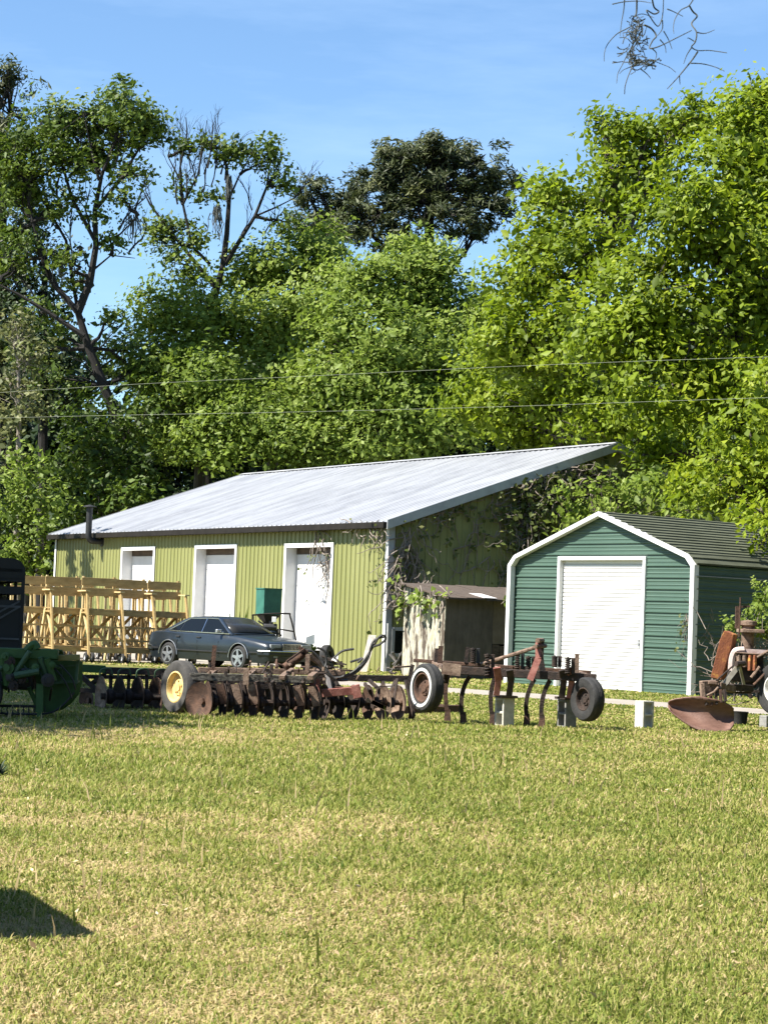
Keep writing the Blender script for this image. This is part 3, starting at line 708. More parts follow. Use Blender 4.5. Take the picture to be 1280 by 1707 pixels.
for hp in ([(505, 1116), (530, 1113), (556, 1130), (585, 1122), (604, 1105), (622, 1078), (632, 1062), (641, 1060), (642, 1067), (632, 1075), (620, 1080), (612, 1098), (600, 1112)],
           [(560, 1131), (592, 1122), (612, 1100), (618, 1080), (622, 1070), (630, 1064), (640, 1062)],
           [(507, 1084), (520, 1086), (534, 1100), (545, 1118), (560, 1133), (580, 1134)],
           [(528, 1080), (540, 1085), (544, 1102), (542, 1112)], [(556, 1098), (570, 1086), (590, 1082)], [(596, 1105), (604, 1098), (596, 1100), (584, 1104)]):
    mb = MB(); mb.tube(spline([W(x, y, 29.4 + .01 * (i % 3)) for i, (x, y) in enumerate(hp)], 7), .017, 7); mb.build('hydraulic_hose', hose_black, har, True, True)
wheel(har, W(301, 1146, 28.75), (-.80, -.60, .04), .365, .23, .215, rubber_grey, yellow_rim)
mb = MB(); mb.cyl(W(301, 1146, 28.75), W(335, 1140, 29.2), .04, n=8); mb.bar(W(335, 1144, 29.2), W(340, 1120, 29.2), .07, .07); mb.build('axle_arm', rust_dark, har, world=True)
# near gang
disc_blade(har, W(332, 1169, 28.15), (-.66, -.75, .0), .255, rust, dish=.08)
ga = [W(346 + 25.5 * k, 1169 + k * .7, 28.35 + .07 * k) for k in range(8)]
for k, c in enumerate(ga):
    disc_blade(har, c, (-.955, -.28 - .02 * random.random(), 0), .265 + random.uniform(-.012, .01), rust if k % 3 == 0 else rust_dark)
mb = MB(); mb.cyl(ga[0], ga[-1], .04, n=8)
for c0, c1 in zip(ga[:-1], ga[1:]): mb.lathe([(.04, -.05), (.085, -.02), (.085, .02), (.04, .05)], (c0 + c1) / 2, ga[-1] - ga[0], 10)
mb.build('gang_axle', rust_dark, har, True, True)
mb = MB(); mb.bar(W(345, 1143, 28.5), W(526, 1146, 28.9), .06, .06)
for k, c in enumerate(ga[:-1]): mb.bar(c + Vector((.1, .1, 0)), W(352 + 25.5 * k, 1136, 28.6), .04, .06)
mb.build('gang_beam', rust_dark, har, world=True)
for k, c in enumerate(ga):
    if k in (2, 3, 6, 7) or k == 1:
        mb = MB(); p = c + Vector((-.02, -.10, .235)); mb.prism([p + Vector((-.085, 0, .0)), p + Vector((.02, 0, .02)), p + Vector((.095, 0, -.25)), p + Vector((-.0, 0, -.27))], (.01, .012, 0)); mb.build('scraper', rust_pale if k != 1 else rust, har, world=True)
# far gang
gb = [W(540 + 24.5 * k, 1171 + k * .1, 29.4 + .12 * k) for k in range(6)]
for k, c in enumerate(gb): disc_blade(har, c, (-.93, -.37, 0) if k < 4 else (-.86, -.5, 0), .25, rust_dark if k < 3 else (rust_pale if k > 3 else rust))
mb = MB(); mb.cyl(gb[0], gb[-1], .04, n=8)
for c0, c1 in zip(gb[:-1], gb[1:]): mb.lathe([(.04, -.05), (.08, -.02), (.08, .02), (.04, .05)], (c0 + c1) / 2, gb[-1] - gb[0], 10)
mb.build('gang_axle', rust_dark, har, True, True)
# rear row seen through the gaps
gc = [W(352 + 29 * k, 1160 + k * .4, 30.2 + .05 * k) for k in range(8)]
for k, c in enumerate(gc): disc_blade(har, c, (-.9, .42, 0), .25, rust_dark)
mb = MB(); mb.cyl(gc[0], gc[-1], .045, n=8); mb.bar(gc[0] + Vector((0, 0, .22)), gc[-1] + Vector((0, 0, .22)), .07, .07); mb.build('gang_axle', rust_dark, har, True, True)
mb = MB()
for (a, b) in (((560, 1136), (578, 1178)), ((615, 1134), (632, 1150)), ((632, 1150), (628, 1176)), ((608, 1140), (616, 1152)), ((600, 1164), (624, 1180)), ((662, 1132), (655, 1178)), ((676, 1134), (690, 1195)), ((612, 1166), (636, 1172))): mb.bar(W(*a, 29.9), W(*b, 29.7), .035, .045)
mb.build('gang_hanger', rust_dark, har, world=True)
for k in range(3):
    mb = MB(); p = W(612 + 9 * k, 1163 + 4 * k, 29.3); mb.prism([p, p + Vector((.2, .0, -.08)), p + Vector((.19, 0, -.15)), p + Vector((-.02, 0, -.05))], (.0, .015, 0)); mb.build('scraper', rust_pale, har, world=True)

for k in range(34):
    far = k > 20
    x = random.uniform(345, 520) if not far else random.uniform(525, 660); y = random.uniform(1108, 1124) if k % 3 else random.uniform(1128, 1150)
    a = random.choice((0, .1, .3, 1.2, 1.5, 2.2, 2.7)); L = random.uniform(8, 30); Y = random.uniform(28.7, 29.9)
    mb = MB(); p0 = W(x, y, Y); p1 = W(x + L * math.cos(a), y - L * math.sin(a) * .7, Y + random.uniform(-.2, .2))
    if k % 2: mb.bar(p0, p1, random.uniform(.02, .06), random.uniform(.012, .03))
    else: mb.tube([p0, p1], random.uniform(.008, .018), 6)
    mb.build('linkage_bar', random.choice((rust, rust_dark, rust_dark, rust_pale)), har, True, True)
for k in range(16):
    p = W(random.uniform(330, 560), random.uniform(1112, 1136), random.uniform(28.4, 28.7)); mb = MB(); mb.cyl(p, p + Vector((0, 0, random.uniform(.03, .07))), .022, n=6); mb.build('bolt', rust_pale if k % 2 else rust_dark, har, False, True)
# ------------------------------------------------------------------ second harrow, in the shade behind
BY = 30.6
har2 = thing('disc_harrow', 'shaded disc harrow with green beam half hidden behind the green implement', 'harrow', (P(200, 1190, BY).x, BY, 0))
mb = MB(); mb.bar(W(110, 1113, 30.4), W(176, 1116, 30.5), .12, .11); mb.build('frame_beam', impl_green, har2, world=True, bevel=.006)
mb = MB(); mb.bar(W(176, 1118, 30.5), W(290, 1121, 30.8), .13, .10); mb.bar(W(120, 1128, 30.9), W(282, 1130, 31.1), .07, .06); mb.build('frame_beam', rust_dark, har2, world=True, bevel=.006)
mb = MB()
for (a, b) in (((132, 1124), (160, 1150)), ((150, 1142), (176, 1124)), ((185, 1122), (184, 1160)), ((215, 1122), (214, 1150)), ((245, 1122), (244, 1165)), ((120, 1150), (160, 1152)), ((272, 1122), (270, 1166))): mb.bar(W(*a, 30.7), W(*b, 30.6), .05, .06)
mb.build('gang_hanger', rust_dark, har2, world=True)
gd_ = [W(168 + 30.5 * k, 1161 + .3 * k, 30.2 + .08 * k) for k in range(4)]
for k, c in enumerate(gd_): disc_blade(har2, c, (-.92, -.40 - .03 * k, 0), .29, rust_pale if k == 0 else (rust if k == 3 else rust_dark))
disc_blade(har2, W(144, 1168, 31.2), (-.75, -.66, 0), .19, rust)
mb = MB(); mb.cyl(gd_[0], gd_[-1] + Vector((.2, .05, 0)), .045, n=8)
for c0, c1 in zip(gd_[:-1], gd_[1:]): mb.lathe([(.05, -.08), (.11, -.03), (.11, .03), (.05, .08)], (c0 + c1) / 2 , gd_[-1] - gd_[0], 12)
mb.build('gang_axle', rust_dark, har2, True, True)
for c in gd_: 
    mb = MB(); mb.tube(spline([c + Vector((-.02, -.05, .28)), c + Vector((-.0, -.06, .38)), c + Vector((.12, -.02, .40)), c + Vector((.16, 0, .3))], 5), .014, 5); mb.build('scraper', impl_pale, har2, True, True)

# ------------------------------------------------------------------ green harvesting implement, far left
IY = 26.6
imp = thing('hay_conditioner', 'dark green farm implement with curved apron and struts at the left edge', 'implement', (P(60, 1200, IY).x, IY, 0))
WI = lambda x, y, d=0: P(x, y, IY + d)
mb = MB(); mb.bar(WI(-90, 1086), WI(97, 1091), .13, .13); mb.build('main_beam', impl_green, imp, world=True, bevel=.012)
mb = MB(); mb.bar(WI(60, 1085, .35), WI(98, 1086, .35), .12, .02); mb.build('beam_cap', impl_pale, imp, world=True)
mb = MB(); mb.bar(WI(97, 1097, .1), WI(133, 1096, .1), .10, .075); mb.build('end_beam', impl_yellow, imp, world=True, bevel=.008)
mb = MB(); out = [(58, 1100), (131, 1102), (130, 1138), (124, 1158), (112, 1173), (98, 1183), (80, 1188), (58, 1186)]
mb.prism([WI(x, y, .25) for x, y in out], (0.05, .05, 0)); mb.build('end_sheet', impl_green, imp, world=True, bevel=.004)
mb = MB(); mb.bar(WI(84, 1139, .2), WI(132, 1136, .2), .04, .03); mb.bar(WI(88, 1113, .2), WI(128, 1109, .2), .02, .02); mb.bar(WI(104, 1108, .2), WI(103, 1136, .2), .02, .015); mb.bar(WI(130, 1100, .18), WI(127, 1140, .18), .035, .03); mb.build('stiffener', impl_pale, imp, world=True)
mb = MB(); rows = []
for k in range(14):
    a = math.pi * (.05 + .62 * k / 13); rows.append([WI(x, 0, 0) * 0 + Vector((WI(x, 1150, 0).x, IY + .35 + .42 * math.sin(a), .22 + .36 * (1 + math.cos(a)) * .9)) for x in (-90, -20, 30, 60, 92)])
mb.grid(rows); mb.build('apron', impl_green, imp, True, True, solid=.02)
for (a, b, r, m_, d) in (((50, 1086), (20, 1130), .035, impl_pale, -.15), ((24, 1127), (65, 1119), .045, impl_pale, -.2), ((67, 1096), (78, 1127), .032, impl_pale, -.12), ((78, 1098), (90, 1135), .04, impl_green, -.12), ((5, 1096), (14, 1142), .06, impl_green, -.1), ((-12, 1128), (3, 1112), .03, impl_pale, -.2), ((20, 1138), (46, 1134), .03, impl_pale, -.1), ((48, 1146), (66, 1186), .03, impl_green, .1), ((14, 1140), (-30, 1150), .05, impl_green, 0)):
    mb = MB(); mb.tube([WI(*a, d), WI(*b, d + .05)], r, 9); mb.build('strut', m_, imp, True, True)
mb = MB(); mb.tube(spline([WI(44, 1085, -.05), WI(50, 1078, -.05), WI(58, 1074, -.05), (WI(62, 1082, -.05))], 4), .05, 8); mb.bar(WI(55, 1082, .0), WI(57, 1120, .0), .11, .06); mb.build('pivot_arm', impl_green, imp, True, True)
mb = MB(); mb.bar(WI(67, 1140, -.05), WI(66, 1188, -.05), .09, .05); pz = WI(66, 1200, -.05); mb.bar(WI(66, 1188, -.05), (pz.x, pz.y, .0), .06, .04); mb.box((pz.x, pz.y, .012), (.16, .16, .024)); mb.build('jack_stand', impl_green, imp, world=True)
for k in range(7):
    mb = MB(); p = WI(12 + k * 9, 1184, .1); pts = []
    for q in range(15):
        a = 2 * math.pi * q / 14; pts.append(p + Vector((math.cos(a) * .075, .0, math.sin(a) * .06)))
    mb.tube(pts, .006, 5); mb.tube([p + Vector((0, 0, -.06)), p + Vector((.015, -.04, -.17))], .005, 4); mb.build('spring_tine', black_trim, imp, True, True)
mb = MB(); mb.tube(spline([WI(-60, 1186, .1), WI(20, 1190, .1), WI(75, 1190, .1), WI(100, 1180, .12), WI(124, 1155, .2)], 6), .014, 6); mb.tube([WI(-60, 1176, .12), WI(70, 1178, .12)], .02, 6); mb.build('tine_bar', black_trim, imp, True, True)
mb = MB(); mb.bx(WI(-90, 1150).x, WI(52, 1150).x, IY + .15, IY + .6, .35, .62); mb.build('gearbox_housing', black_trim, imp, world=True, bevel=.04)
for k in range(22):
    x = random.uniform(-10, 95); y = random.uniform(1098, 1150); a = random.uniform(0, 3.14); L = random.uniform(8, 26)
    mb = MB(); mb.tube([WI(x, y, random.uniform(-.1, .3)), WI(x + L * math.cos(a), y + L * math.sin(a), random.uniform(-.1, .3))], random.uniform(.008, .02), 6); mb.build('rod', random.choice((impl_green, rust_dark, black_trim, impl_pale)), imp, True, True)
for k in range(9):
    mb = MB(); p = WI(random.uniform(0, 90), random.uniform(1090, 1150), -.12); ax = Vector((random.uniform(-.3, .3), -1, 0)); r = random.uniform(.03, .09); mb.lathe([(0, 0), (r, 0), (r, .03), (r * .5, .035), (r * .5, .06), (0, .06)], p, ax, 14); mb.build('pulley', random.choice((impl_green, black_trim, rust_dark)), imp, True, True)
for (a, b) in (((100, 1108), (126, 1150)), ((84, 1106), (120, 1165)), ((70, 1102), (70, 1150))):
    mb = MB(); mb.tube(spline([WI(*a, .15), WI((a[0] + b[0]) / 2 + 6, (a[1] + b[1]) / 2, .1), WI(*b, .15)], 4), .010, 6); mb.build('cable', black_trim, imp, True, True)
wheel(imp, Vector((WI(-34, 1180).x, IY - .1, .30)), (.2, -.98, 0), .30, .18, .17, rubber, impl_green)

# ------------------------------------------------------------------ black livestock trailer
TY = 37.5
tz = lambda y: P(20, y, TY).z
tx1 = P(39.5, 1000, TY).x
tr = thing('livestock_trailer', 'black slatted livestock trailer with rounded roof cut off by the left edge', 'trailer', (tx1 - 1.0, TY, 0))
x0, x1 = tx1 - 2.0, tx1; zt = tz(930); zb = .42; y0, y1 = TY, TY + 4.6
poly = [(x0, zt - .38)]
for k in range(7):
    a = math.pi - k / 6 * math.pi / 2; poly.append((x0 + .25 + .25 * math.cos(a), zt - .25 + .25 * math.sin(a)))
for k in range(7):
    a = math.pi / 2 - k / 6 * math.pi / 2; poly.append((x1 - .25 + .25 * math.cos(a), zt - .25 + .25 * math.sin(a)))
poly += [(x1, zt - .38)]
mb = MB(); mb.prism([Vector((x, y0, z)) for x, z in poly], (0, y1 - y0, 0)); mb.build('roof', black_paint, tr, True, True)
mb = MB()
for xx in (x0 + .03, x1 - .03):
    for yy in (y0 + .03, y0 + 1.5, y0 + 3.0, y1 - .03): mb.bar((xx, yy, zb), (xx, yy, zt - .36), .06, .06)
for xx in (x0 + .7, x0 + 1.35): mb.bar((xx, y0 + .03, zb), (xx, y0 + .03, zt - .36), .05, .05)
mb.bx(x0, x1, y0, y1, zb - .08, zb + .02); mb.build('frame', black_paint, tr, world=True)
mb = MB(); zs = tz(1000)
mb.bx(x0 + .06, x1 - .06, y0 + .015, y0 + .045, zb, zs); mb.bx(x1 - .045, x1 - .015, y0 + .06, y1, zb, zs); mb.bx(x0 + .015, x0 + .045, y0 + .06, y1, zb, zs); mb.bx(x0 + .06, x1 - .06, y1 - .045, y1 - .01, zb, zt - .36); mb.build('side_panel', black_paint, tr, world=True)
for k, z in enumerate((zs + .10, zs + .33, zs + .50)):
    mb = MB(); mb.bx(x0 + .06, x1 - .06, y0 - .0, y0 + .03, z, z + .14 if k == 0 else z + .06); mb.bx(x1 - .03, x1 + .003, y0 + .06, y1, z, z + .10); mb.bx(x0 - .003, x0 + .03, y0 + .06, y1, z, z + .10); mb.build('slat', black_paint, tr, world=True)
mb = MB(); mb.bar((x1 - .08, y0 - .01, zs - .12), (x1 - .75, y0 - .01, zs - .55), .035, .03); mb.bar((x1 - .08, y0 - .01, zs - .02), (x1 - 1.1, y0 - .01, zs - .62), .035, .03); mb.bx(x0 + .06, x1 - .06, y0 - .02, y0 + .015, zs - .14, zs - .10); mb.bx(x0 + .06, x1 - .06, y0 - .02, y0 + .015, tz(1067), tz(1064)); mb.build('gate_brace', mat('worn dark grey edge', (.05, .052, .06), (.08, .085, .095), 6, .5), tr, world=True)
mb = MB(); mb.bx(x0 + .2, x0 + 1.0, y0 - .03, y0 - .01, tz(975), tz(950)); mb.build('latch_plate', black_trim, tr, world=True)
for yy in (y0 + 2.0, y0 + 2.85):
    wheel(tr, Vector((x1 - .1, yy, .34)), (1, 0, 0), .34, .2, .2, rubber, black_paint); wheel(tr, Vector((x0 + .1, yy, .34)), (-1, 0, 0), .34, .2, .2, rubber, black_paint)

tr.rotation_euler.z = rad(15)

# ------------------------------------------------------------------ mould-board plough
PY_ = 30.2
plo = thing('mouldboard_plough', 'rusty brown mouldboard plough with a broad curved share on the grass', 'plough', (P(1180, 1220, PY_).x, PY_, 0))
edge = [(1113.5, 1171, 1178), (1117, 1168, 1186), (1125, 1165.5, 1193), (1138, 1163.5, 1203), (1152, 1162, 1212), (1166, 1161.5, 1218), (1180, 1164, 1221), (1195, 1167, 1222.5), (1208, 1171, 1222), (1217, 1176, 1217), (1223, 1182, 1208)]
rows = []
for k, (x, yt, yb) in enumerate(edge):
    row = []
    for j in range(11):
        v = j / 10; curl = .10 * (1 - v) ** 2 + .20 * v ** 2 - .075 * math.sin(math.pi * v)
        row.append(P(x, yt + (yb - yt) * v, PY_ - .05 - curl + .28 * abs(k - 6) / 10))
    rows.append(row)
mb = MB(); mb.grid(rows); mb.build('mouldboard', plough_steel, plo, True, True, solid=.016)
mb = MB(); mb.bar(P(1196, 1223, PY_ - .02), P(1216, 1219, PY_), .03, .06); mb.bar(P(1150, 1213, PY_ - .06), P(1212, 1222, PY_ - .02), .05, .02); mb.build('share_edge', rust, plo, world=True)
mb = MB(); mb.bar(P(1168, 1146, PY_), P(1197, 1144, PY_ + .1), .10, .18); mb.bar(P(1170, 1140, PY_ - .05), P(1172, 1166, PY_ - .1), .07, .05); mb.bar(P(1180, 1138, PY_), P(1196, 1139, PY_), .06, .05); mb.tube([P(1178, 1160, PY_ - .12), P(1190, 1154, PY_ - .1), P(1197, 1146, PY_ - .05)], .02, 6); mb.build('frog', rust_pale, plo, world=True, bevel=.012)
for k, (xa, ya, xb, yb) in enumerate(((1174, 1160, 1178, 1176), (1184, 1157, 1186, 1177), (1193, 1153, 1194, 1175), (1200, 1150, 1202, 1172), (1207, 1150, 1209, 1170))):
    mb = MB(); mb.bar(P(xa, ya, PY_ - .05), P(xb, yb, PY_ - .1), .035, .05); mb.build('bracket_bar', rust if k % 2 else rust_dark, plo, world=True)
mb = MB(); mb.bar(P(1196, 1143, PY_ + .05), P(1221, 1149, PY_ + .3), .12, .10); mb.build('beam', rust_pale, plo, world=True, bevel=.01)
mb = MB(); mb.bar(P(1218, 1146, PY_ + .3), P(1252, 1148, PY_ + .7), .10, .10); mb.bar(P(1205, 1155, PY_ + .3), P(1250, 1155, PY_ + .7), .05, .03); mb.build('beam', rust_dark, plo, world=True, bevel=.01)
mb = MB(); mb.bar(P(1207, 1141, PY_ + .1), P(1231, 1110, PY_ + .3), .07, .03, (0, 1, 0)); mb.bar(P(1240, 1142, PY_ + .5), P(1232, 1108, PY_ + .3), .04, .03, (0, 1, 0)); mb.build('hitch_plate', mat('bare grey steel', (.24, .21, .17), (.36, .33, .27), 8, .6, .2), plo, world=True)
mb = MB(); mb.tube([P(1194, 1135, PY_), P(1222, 1110, PY_ + .3)], .012, 6); mb.cyl(P(1226, 1107, PY_ + .2), P(1240, 1106, PY_ + .35), .04, n=8); mb.build('hitch_pin', rust_dark, plo, True, True)

# ------------------------------------------------------------------ derelict tractor at the right edge
RY = 32.3
rt = thing('derelict_tractor', 'derelict rusted tractor engine with a black wheel overgrown at the right edge', 'tractor', (P(1270, 1200, RY).x, RY, 0))
WR = lambda x, y, d=0: P(x, y, RY + d)
mb = MB(); mb.prism([WR(1207, 1051), WR(1223, 1058), WR(1220, 1075), WR(1202, 1134), WR(1184, 1130), WR(1199, 1068)], (.10, .22, 0)); mb.build('hood_panel', rust_orange, rt, world=True, bevel=.01)
mb = MB(); mb.bx(WR(1222, 1100).x, WR(1275, 1100).x, RY + .1, RY + .55, WR(1250, 1138).z, WR(1250, 1086).z); mb.build('engine_block', rust_dark, rt, world=True, bevel=.03)
mb = MB(); mb.tube(spline([WR(1219, 1118, .02), WR(1220, 1098, .02), WR(1226, 1086, .02), WR(1240, 1084, .02)], 5), .055, 8); mb.bar(WR(1225, 1084, .05), WR(1277, 1087, .05), .07, .06); mb.build('manifold', mat('pale flaking primer', (.36, .26, .23), (.55, .45, .42), 12, .8), rt, True, True)
for k, xx in enumerate((1231, 1240, 1250, 1258)):
    mb = MB(); mb.tube([WR(xx, 1092, -.02), WR(xx + (1 if k < 2 else -1), 1118 if k > 1 else 1112, -.02)], .035, 8); mb.build('exhaust_port', rust_orange if k > 1 else rust_pale, rt, True, True)
mb = MB(); mb.lathe([(.10, 0), (.10, .42), (.14, .44), (.14, .5), (0, .52)], Vector((WR(1251, 1090).x, RY + .3, WR(1251, 1090).z)), (0, 0, 1), 14); mb.build('air_cleaner', rust_pale, rt, True, True)
mb = MB(); mb.bx(WR(1238, 1055).x, WR(1276, 1055).x, RY + .05, RY + .6, WR(1255, 1052).z - .03, WR(1255, 1049).z); mb.build('fuel_tank_lip', rust_pale, rt, world=True, bevel=.012)
mb = MB(); mb.bar(WR(1229, 1048, .3), WR(1230, 1011, .3), .075, .05); mb.bar(WR(1228, 1012, .3), WR(1250, 1011, .3), .03, .03); mb.tube([WR(1232, 1062, .25), WR(1234, 996, .25)], .012, 6); mb.build('steering_post', rust, rt, world=True)
mb = MB(); mb.bar(WR(1238, 1142, .2), WR(1300, 1140, .4), .12, .10); mb.bar(WR(1246, 1154, .0), WR(1300, 1150, .1), .05, .04); mb.build('chassis_rail', rust_dark, rt, world=True)
for (a, b, r, m_) in (((1252, 1130), (1266, 1112), .025, rust_pale), ((1256, 1142), (1278, 1120), .02, rust), ((1246, 1148), (1252, 1164), .03, rust_dark), ((1225, 1088), (1280, 1092), .012, rust_pale), ((1262, 1096), (1290, 1080), .02, rust_pale)):
    mb = MB(); mb.tube([WR(*a, -.05), WR(*b, -.03)], r, 7); mb.build('linkage_rod', m_, rt, True, True)
mb = MB(); c = WR(1217, 1158, .6); c = Vector((c.x, c.y, .0)); mb.lathe([(.0, 0), (.12, 0), (.14, .17), (.15, .19), (.13, .19), (.11, .03), (0, .03)], (c.x + .15, c.y, .02), (0, 0, 1), 18); o = mb.build('bucket', rubber, None, True); tag(o, 'low black bucket on the grass under the derelict tractor', 'bucket')
wheel(rt, Vector((WR(1294, 1148).x, RY - .15, .20 + .40)), (-.80, -.60, 0), .40, .2, .22, rubber, mat('grey white rim', (.5, .49, .46), (.66, .64, .6), 8, .6))
bb = thing('concrete_block', 'grey hollow block lying flat under the black wheel at the right edge', 'concrete block', (WR(1280, 1148).x + .08, RY - .12, 0), rad(24), 'concrete blocks standing on the lawn')
mb = MB()
for yy in (-.095, .063): mb.bx(-.2, .2, yy, yy + .032, 0, .19)
for xx in (-.2, -.016, .168): mb.bx(xx, xx + .032, -.063, .063, 0, .19)
ob = mb.build('block_body', concrete_dk, bb, bevel=.005); ob.rotation_euler = (rad(90), 0, 0); ob.location = (0, .095, .096)

# ------------------------------------------------------------------ saloon car
hd = Vector((.70, -.714, 0)).normalized(); CRZ = math.atan2(hd.y, hd.x); cl = Vector((-hd.y, hd.x, 0))
wc = P(400, 1099.5, 56.3); wc.z = 0
CO = wc - hd * 1.42 + cl * .80
car = thing('parked_car', 'dark blue grey four-door saloon car parked before the barn with dusty windscreen', 'car', CO, CRZ)
WX = (1.42, -1.45); WRd = .315; AR = .375
def interp(x, tab):
    for (a, b) in zip(tab[:-1], tab[1:]):
        if x <= b[0]:
            t = (x - a[0]) / (b[0] - a[0]); t = max(0, min(1, t)); return a[1] + (b[1] - a[1]) * t
    return tab[-1][1]
TOP = [(-2.48, .70), (-2.44, .84), (-2.36, .90), (-2.1, .945), (-1.7, .965), (-1.2, .945), (0, .925), (.9, .905), (1.3, .885), (1.9, .82), (2.25, .765), (2.42, .72), (2.47, .62)]
HWD = [(-2.48, .70), (-2.42, .78), (-2.2, .84), (-1.6, .885), (-.5, .90), (.6, .90), (1.6, .885), (2.2, .83), (2.4, .78), (2.47, .70)]
st_ = sorted(set([-2.48, -2.44, -2.36, -2.25, -2.1, -1.95, 2.47, 2.44, 2.38, 2.28, 2.1, 1.95, -.9, -.6, -.3, 0, .3, .6, .9] + [round(w_ + s * AR * q, 3) for w_ in WX for s in (-1, 1) for q in (1.0, .995, .97, .92, .82, .68, .5, .3, .1)]))
def zbot(x):
    z = .21 if abs(x) < 2.3 else .27
    for w_ in WX:
        if abs(x - w_) < AR * 0.9999: z = max(z, WRd + math.sqrt(max(0, AR*AR - (x - w_)**2)))
        elif abs(x - w_) <= AR * 1.001: z = .21
    return z
rows = []
for x in st_:
    t = interp(x, TOP); hw = interp(x, HWD); b = zbot(x)
    half = [(hw * .93, b), (hw * .965, max(b + .01, .34)), (hw * .995, max(b + .02, .50)), (hw, max(b + .03, .62)), (hw * .985, max(b + .04, .74 if t > .8 else t - .09)), (hw * .955, max(b + .045, t - .055)), (hw * .90, max(b + .05, t - .018)), (hw * .76, t), (hw * .4, t + .016), (0, t + .022)]
    rows.append([Vector((x, -y, z)) for y, z in half] + [Vector((x, y, z)) for y, z in reversed(half[:-1])])
mb = MB(); mb.grid(rows); mb.f.append(tuple(range(19))); o0 = len(mb.v) - 19; mb.f.append(tuple(o0 + k for k in reversed(range(19))))
body = mb.build('body', car_paint, car, True, angle=40)
# cabin shell
def cy_(z): return .775 - max(0, z - .92) * .50
SIDE = [(-1.80, .95), (-1.12, 1.27), (-.95, 1.315), (-.45, 1.345), (.08, 1.342), (.28, 1.31), (1.02, .905)]
rows = []
for (x, z) in SIDE:
    y = cy_(z); rows.append([Vector((x, -y - .0, z)), Vector((x, -y * .8, z + .022)), Vector((x, 0, z + .034)), Vector((x, y * .8, z + .022)), Vector((x, y, z))])
mb = MB(); mb.grid(rows)
for s in (-1, 1): mb.add([(x, s * cy_(z), z) for x, z in SIDE], [tuple(range(len(SIDE)))])
mb.build('cabin', car_paint, car, True, angle=30)
def sidewin(pts, s, dep=.006, m_=glass_dark, name='window', k=.004):
    mb = MB(); mb.prism([Vector((x, s * (cy_(z) + k), z)) for x, z in pts], (0, s * dep, 0)); return mb.build(name, m_, car)
for s in (-1, 1):
    a = sidewin([(-.25, .945), (-.25, 1.295), (-.86, 1.275), (-1.04, 1.19), (-1.12, .955)], s)
    b = sidewin([(.88, .935), (.25, 1.29), (-.18, 1.30), (-.18, .945)], s)
    c = sidewin([(-1.16, .96), (-1.09, 1.18), (-1.16, 1.16), (-1.52, .985)], s)
    mb = MB()
    for x0_, z0_, x1_, z1_ in ((-.215, .945, -.215, 1.31), (.93, .925, .26, 1.31), (-.20, 1.312, .26, 1.308), (-.22, 1.31, -.90, 1.288), (-.90, 1.288, -1.56, .97)):
        mb.bar((x0_, s * (cy_(z0_) + .006), z0_), (x1_, s * (cy_(z1_) + .006), z1_), .022, .012)
    mb.bar((-1.5, s * .805, .945), (.95, s * .80, .925), .014, .02); mb.build('window_trim', chrome, car)
    for x0_ in (.62, -.24, -1.12):
        mb = MB(); mb.bar((x0_, s * .897, .32), (x0_ - (.0 if x0_ > -1 else -.05), s * .893, .72), .006, .012); mb.build('door_gap', black_trim, body)
    for x0_ in (-.12, -.98):
        mb = MB(); mb.bar((x0_, s * .893, .80), (x0_ - .16, s * .893, .802), .03, .035); mb.build('door_handle', black_trim, body, bevel=.006)
    mb = MB(); mb.box((.66, s * .93, .985), (.09, .17, .10)); mb.bar((.72, s * .80, .95), (.67, s * .88, .97), .05, .04); mb.build('side_mirror', alloy if s < 0 else car_paint, car, bevel=.02)
    for q0, q1 in (((-2.2, s * .878, .48), (-1.86, s * .888, .48)), ((-1.06, s * .904, .45), (1.02, s * .904, .45)), ((1.82, s * .885, .48), (2.3, s * .83, .48))): MB().bar(q0, q1, .012, .03).build('rubbing_strip', black_trim, body)
    for w_ in WX:
        mb = MB(); pts = []
        for k in range(17):
            a_ = math.pi * k / 16; pts.append(Vector((w_ + AR * 1.02 * math.cos(a_), s * .893, WRd + AR * 1.02 * math.sin(a_))))
        mb.tube(pts, .012, 6); mb.build('arch_lip', alloy, body, True)
        wq = wheel(car, (w_, s * .80, WRd), (0, s, 0), WRd, .20, .215, rubber, black_trim, None, world=False)
        sp = MB(); 
        for k in range(5):
            th = k * 2 * math.pi / 5 + .4
            d1_ = Vector((math.cos(th), 0, math.sin(th))); t1_ = Vector((-math.sin(th), 0, math.cos(th)))
            c_ = Vector((w_, s * .905, WRd)); e_ = [d1_ * .05 + t1_ * .045, d1_ * .05 - t1_ * .045, d1_ * .205 - t1_ * .03, d1_ * .205 + t1_ * .03]
            sp.prism([c_ + q for q in e_], (0, -s * .03, 0))
        sp.lathe([(.205, 0), (.225, 0), (.225, -.03), (.205, -.03)], (w_, s * .905, WRd), (0, s, 0), 28, True); sp.cyl((w_, s * .87, WRd), (w_, s * .91, WRd), .06, n=14)
        sp.build('alloy_spokes', alloy, wq)
